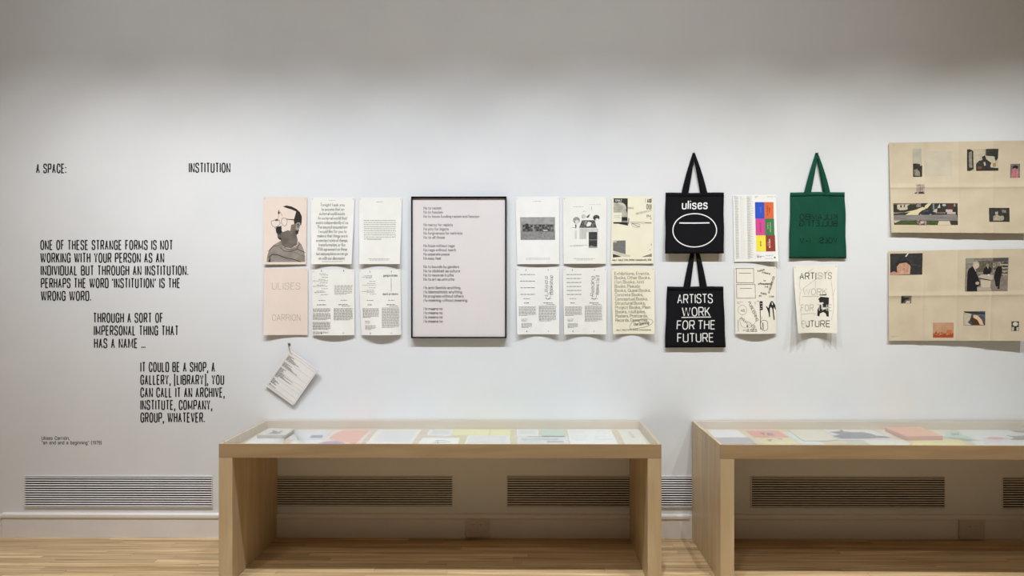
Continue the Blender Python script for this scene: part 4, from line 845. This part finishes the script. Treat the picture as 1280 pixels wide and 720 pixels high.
bx2 = tl2.x+math.sin(-rz2)*TD+.004
table('light wooden table with a glazed shallow top, the right one, cut off by the edge', bx2, bx2+2.432, -.006, -.006-TD, rz2, None)

# ------------------------------------------------------------------ things lying in the tables
def flatart(a, o, z, name='printed_picture'):
    return a
def item(name, label, cat, cor, th, m, z=ZB, art=None, edge=None, group='printed matter in the display tables', aname='printed_picture'):
    """cor: polygon in photo px of its upper face, found on the horizontal plane z+th; th thickness"""
    P = [tp(x, y, z+th+.0008) for x, y in cor]; c = sum(P, Vector())/len(P)
    bm = bmesh.new(); T = [bm.verts.new((p.x-c.x, p.y-c.y, th)) for p in P]; B = [bm.verts.new((p.x-c.x, p.y-c.y, 0)) for p in P]
    n = len(P); f = bm.faces.new(T); bm.faces.new(B[::-1])
    for i in range(n): s2 = bm.faces.new((T[i], B[i], B[(i+1) % n], T[(i+1) % n])); s2.material_index = 1
    bmesh.ops.recalc_face_normals(bm, faces=bm.faces[:])
    if art:
        r = empty(name, (c.x, c.y, z+.0008), label=label, cat=cat, group=group); obj('sheet' if th < .004 else 'book_block', bm, [m, edge or m], r)
        zt = z+.0008+th
        mf = lambda x, y, d: (lambda q: Vector((q.x-c.x, q.y-c.y, th+d)))(tp(x, y, zt))
        art.build(aname, mf, r, base=.0005); return r
    o = obj(name, bm, [m, edge or m]); o.location = (c.x, c.y, z+.0008); return tag(o, label, cat, group)
VX, VY = 660.0, 359.5
def ext(x, y, y2): k = (y2-VY)/(y-VY); return (VX+(x-VX)*k, y2)      # same board-depth line carried to row y2
def quad(xa, xb, y0, y1): return [(xa, y0), (xb, y0), ext(xb, y0, y1), ext(xa, y0, y1)]
W0 = mat('e8e8e6', .7); W1 = mat('dfdfdf', .7, 'e6e6e4', 40); GT = mat('b5b5b5', .7); t = .0008
PG = mat('f0efec', .7)
# left table
item('booklet', 'white booklet lying open under the thick white book at the left table\'s left end', 'booklet', [(322, 543), (358, 543), (351, 560), (298, 560)], .003, W0)
a = Art(); a.poly([(339, 540.5), (345, 538.6), (348, 540), (352, 538.2), (354, 539.4), (350, 540.8), (351, 542.2), (333, 542.4)], mat('6a6f73', .7)); a.poly([(340, 538.6), (342, 538), (347, 540.4), (343, 541)], K2)
item('book', 'thick off-white book with a small grey plant drawn on its cover', 'book', [(336.4, 535.2), (368, 536.2), (357, 543.8), (321, 543.6)], .020, mat('dcdad2', .6), z=ZB+.004, art=a, edge=mat('c5c3b8', .7, 'adab9f', 30, stretch=(1, 1, 12)))
a = Art(); a.poly([(390, 544), (404.5, 544), (402.5, 547.4), (386.6, 547.4)], mat('5d6985', .6, '8893ab', 90))
item('sheet', 'pale lavender sheet with a small blue photograph, beside the thick white book', 'sheet', [(370, 537.1), (415.5, 537.1), (403.8, 549), (354.5, 549)], t, mat('dddde0', .7), art=a)
item('card', 'white card overlapping in front of the pale lavender sheet', 'card', [(368, 549.6), (403, 549.6), (396, 559), (357, 559)], t, W0, z=ZB)
a = Art(); a.poly([(430, 537.6), (462.5, 537.6), (444, 555), (411, 549), (416, 543)], mat('eab098', .7, 'e59c82', 14)); a.poly([(441, 541), (452, 540), (446, 548), (437, 550)], mat('e8a58c', .7)); a.ell(416, 556.2, 16, 5.4, mat('a88fc0', .7))
item('print', 'coral print with a purple disc, in the left table', 'print', [(417.5, 537.1), (465, 537.1), (446, 560), (392, 560)], t, mat('e6dacd', .7), art=a)
def speck(x0, x1, y0, y1, n, c='a9a9b3'):
    a = Art(); m_ = mat(c, .7)
    for i in range(n):
        yy = y0+(y1-y0)*i/n; xa, _ = ext(x0, y0, yy); xb, _ = ext(x1, y0, yy); x = xa
        while x < xb:
            l = random.uniform(1.2, 4); a.rect(x, yy, min(x+l, xb), yy+(y1-y0)/n*.38, m_, lay=1, cut=False); x += l+1
    return a
item('page', 'cream page of faint speckled handwriting, fourth from the left table\'s left end', 'page', [(472.5, 536.9), (527, 536.9), (511, 559), (453, 559)], t, mat('ecebe6', .7), art=speck(478, 521, 539.5, 553, 8, 'b4b4c0'), aname='printed_text')
item('card', 'small white card with rounded front edge and a pale grey panel', 'card', [(537.5, 537), (567, 537), (563.5, 543.5), (560.5, 545.2), (534.5, 544.2), (533.5, 542.5)], t, W0, art=(lambda a: a.poly([(541, 538), (564, 538), (560.5, 543), (538.5, 542.6)], mat('d2d3d5', .7)))(Art()))
a = Art(); a.line([(544, 551.4), (556, 550.4)], .8, KL); a.line([(541, 553.6), (562, 552.6)], .7, KL); a.line([(547, 550), (547.6, 555)], .8, KG)
item('sheet', 'white sheet with a tiny pencil drawing, in front of the rounded card', 'sheet', [(528, 547.3), (574.5, 547.3), (571, 560), (519, 560)], t, PG, art=a)
item('folder', 'tan folder under the yellow pages', 'folder', [(572, 537), (643, 537), (643.5, 560), (561, 560)], t*.5, mat('d3c38e', .7))
item('page', 'pale yellow page, the left and wider of two at the back of the left table', 'page', [(568.5, 536.9), (612, 536.9), (611, 543.8), (563, 543.8)], t, mat('e9e3a2', .7), z=ZB+.0008)
item('page', 'pale yellow page, the right and narrower of two at the back of the left table', 'page', [(613.5, 536.9), (638, 536.9), (638.2, 543.8), (612.5, 543.8)], t, mat('e9e3a2', .7), z=ZB+.0008)
item('page', 'white page of grey type columns in front of the yellow pages', 'page', [(585, 544.2), (637.4, 544.2), (637.8, 560), (578, 560)], t, W0, z=ZB+.0016, art=speck(588, 634, 545.5, 554.5, 8, 'c6c6c4'), aname='printed_text')
item('card', 'white card with a pale grey panel, behind the newspaper', 'card', [(646, 536.9), (673, 536.9), (673.3, 545), (645.8, 545)], t, W0, art=(lambda a: a.poly([(649, 538), (670, 538), (670, 543), (648.6, 543)], mat('d8d9d6', .7)))(Art()))
item('booklet', 'mint green booklet at the back of the left table', 'booklet', [(677, 536.6), (703.8, 536.6), (706, 544.8), (677.6, 544.8)], .004, mat('b6cdbb', .7), edge=mat('5d6660', .7))
a = Art(); a.text('Nieuwe Internationale', 651.5, 550.2, 2.6, mat('77777a', .7), wt=.45, width=46, serif=.8); a.line([(660, 546.1), (706, 546.1)], .6, K2); a.poly([(684, 551.2), (704.5, 551.0), (704.8, 553.4), (683, 553.4)], mat('8d8d90', .7, 'b5b5b7', 120)); a.greek(650, 551.3, 680, 3, 1.3, .5, GT)
item('newspaper', 'folded newspaper with a grey headline and photograph in the left table', 'newspaper', [(647, 545.6), (708.6, 545.6), (713, 560), (645.6, 560)], .002, mat('dedede', .7), art=a, aname='printed_text')
a = Art(); G2 = mat('b9bcbd', .7)
for q in ((712, 538.6, 735, 4, 1.1), (714, 545, 737, 4, 1.1), (718, 549.7, 734, 2, 1.0), (746, 538.8, 755, 2, 1), (754, 541.6, 761, 2, .9), (744, 545.3, 758, 2, 1.1), (744, 548.4, 768, 3, 1.2)): a.greek(q[0], q[1], q[2], q[3], q[4], .5, G2)
item('open_book', 'open white book with two pages of pale text, toward the left table\'s right end', 'book', [(709, 536.8), (763.5, 536.8), (775, 560), (714, 560)], .002, PG, art=a, aname='printed_text')
a = Art()
for i in range(6): a.line([(785+i*.9, 540.2+1.3*i), (789+i*.9, 540.2+1.3*i)], .8, GT)
item('booklet', 'cream booklet at the right end inside the left table', 'booklet', [(771.5, 536.8), (798, 536.6), (815, 558), (783, 558)], .002, mat('e6e1d2', .7), art=a, aname='printed_text')
# right table
item('sheet', 'white sheet at the back left corner inside the right table', 'sheet', [(884, 537.2), (921, 537.2), (934, 546.6), (892, 546.6)], t, W1)
item('magazine', 'grey violet magazine at the front left corner inside the right table', 'magazine', [(892.5, 546.8), (936, 546.8), (950, 558), (903, 558)], .002, mat('9d979c', .6, 'aaa4a8', 40))
a = Art(); a.poly([(931, 538.2), (973, 538.2), (987, 547.2), (943.5, 547.2)], mat('df8f73', .7, 'd98468', 20)); a.poly([(949, 540.8), (955.5, 540.8), (956, 544.2)], K2); a.poly([(957.5, 540.8), (963.5, 541), (969, 544.6), (959.5, 544.4)], mat('6d5a4e', .7)); a.poly([(958.5, 549), (966, 549.2), (962.5, 552.2)], mat('7d7668', .7)); a.poly([(970.5, 548.2), (978, 548.2), (977, 550)], mat('7d7668', .7))
item('print', 'orange print with small dark photographs and a yellow lower part, in the right table', 'print', [(930, 537.4), (975.5, 537.4), (1002, 558), (956, 558)], t, mat('dccf9b', .7), art=a)
item('sheet', 'pale blue sheet in the right table, partly under the cream booklet', 'sheet', [(979, 540), (990, 540), (1040, 558), (1006, 558)], t, mat('cdd7da', .7))
item('booklet', 'cream booklet with a rounded corner, lying open in the right table', 'booklet', [(985.5, 537.3), (1027.5, 537.3), (1047.5, 549.6), (1036, 550.8), (1005, 550.8), (1001, 549)], .004, mat('ddd6bf', .7), edge=mat('a89e90', .7), art=(lambda a: a.greek(1004, 541.6, 1026, 3, 1.6, .4, mat('b9b3a0', .7)))(Art()), aname='printed_text')
a = Art(); a.poly([(1036, 540), (1049, 539), (1051, 536.9), (1055, 539), (1066, 540.5), (1078, 540), (1090, 542.4), (1096, 544.8), (1106, 544.8), (1115, 547.6), (1100, 547.8), (1080, 548.6), (1052, 548.6), (1040, 545), (1050, 543)], mat('64646f', .7))
item('poster', 'white poster printed with a jagged dark grey shape, in the right table', 'poster', [(1030, 537.2), (1088, 537.2), (1122, 549.4), (1050, 549.4)], t, mat('e2e2e2', .7), art=a)
item('card', 'grey green card in the right table, in front of the jagged dark grey shape', 'card', [(1055, 549.6), (1077, 549.6), (1092, 559), (1066, 559)], t, mat('b9bdae', .7))
item('sheet', 'off-white sheet in the right table, between the green card and the yellow sheet', 'sheet', [(1079, 549.8), (1134, 549.8), (1140, 559), (1095, 559)], t, mat('dfe0d6', .7))
item('sheet', 'cream sheet in the right table, behind the peach book', 'sheet', [(1094, 537.2), (1186, 537.2), (1199, 546), (1110, 545)], t, mat('dfdac4', .7))
item('book', 'thick peach orange book with a grey spine in the right table', 'book', [(1106.4, 534.2), (1150.6, 533.4), (1178.4, 544.8), (1133, 545.4)], .026, mat('e6a078', .6, 'ecaa84', 12), z=ZB+.001, edge=mat('c98470', .7))
item('sheet', 'pale yellow sheet in the right table, in front of the peach book', 'sheet', [(1136, 549.2), (1200, 549.2), (1210, 558), (1142, 558)], t, mat('e3d98f', .7), z=ZB+.001)
a = Art(); a.text('SCREEN', 1189, 543.8, 2.2, KG, wt=.4, width=10, slant=-.3); a.poly([(1185, 546), (1205, 548), (1220, 550), (1210, 550.6), (1190, 548)], mat('8fa89a', .7))
item('leaflet', 'mint green leaflet in the right table, beside the peach book', 'leaflet', [(1183, 539.2), (1195, 539.2), (1225, 551), (1181, 546.2)], .0015, mat('b9cfc0', .7), z=ZB+.001, art=a)
a = Art(); a.poly([(1230, 548.2), (1238, 546.2), (1250, 546.6), (1260, 548.4), (1246, 549.6)], mat('d9909c', .7)); a.poly([(1226, 550), (1262, 550.6), (1264, 553), (1232, 554)], mat('e2d3e0', .7)); a.poly([(1256, 544), (1266, 545), (1280, 544.6), (1290, 546), (1284, 550), (1262, 549.8), (1268, 547.4)], mat('6c6460', .7)); a.poly([(1262, 537.6), (1290, 538.4), (1294, 542), (1270, 540.6)], mat('7a6f64', .7))
item('poster', 'white poster with a pink leaf shape and brown jagged shapes, in the right table', 'poster', [(1196, 537.2), (1300, 537.2), (1330, 559), (1224, 559)], t, mat('e0e0de', .7), art=a)
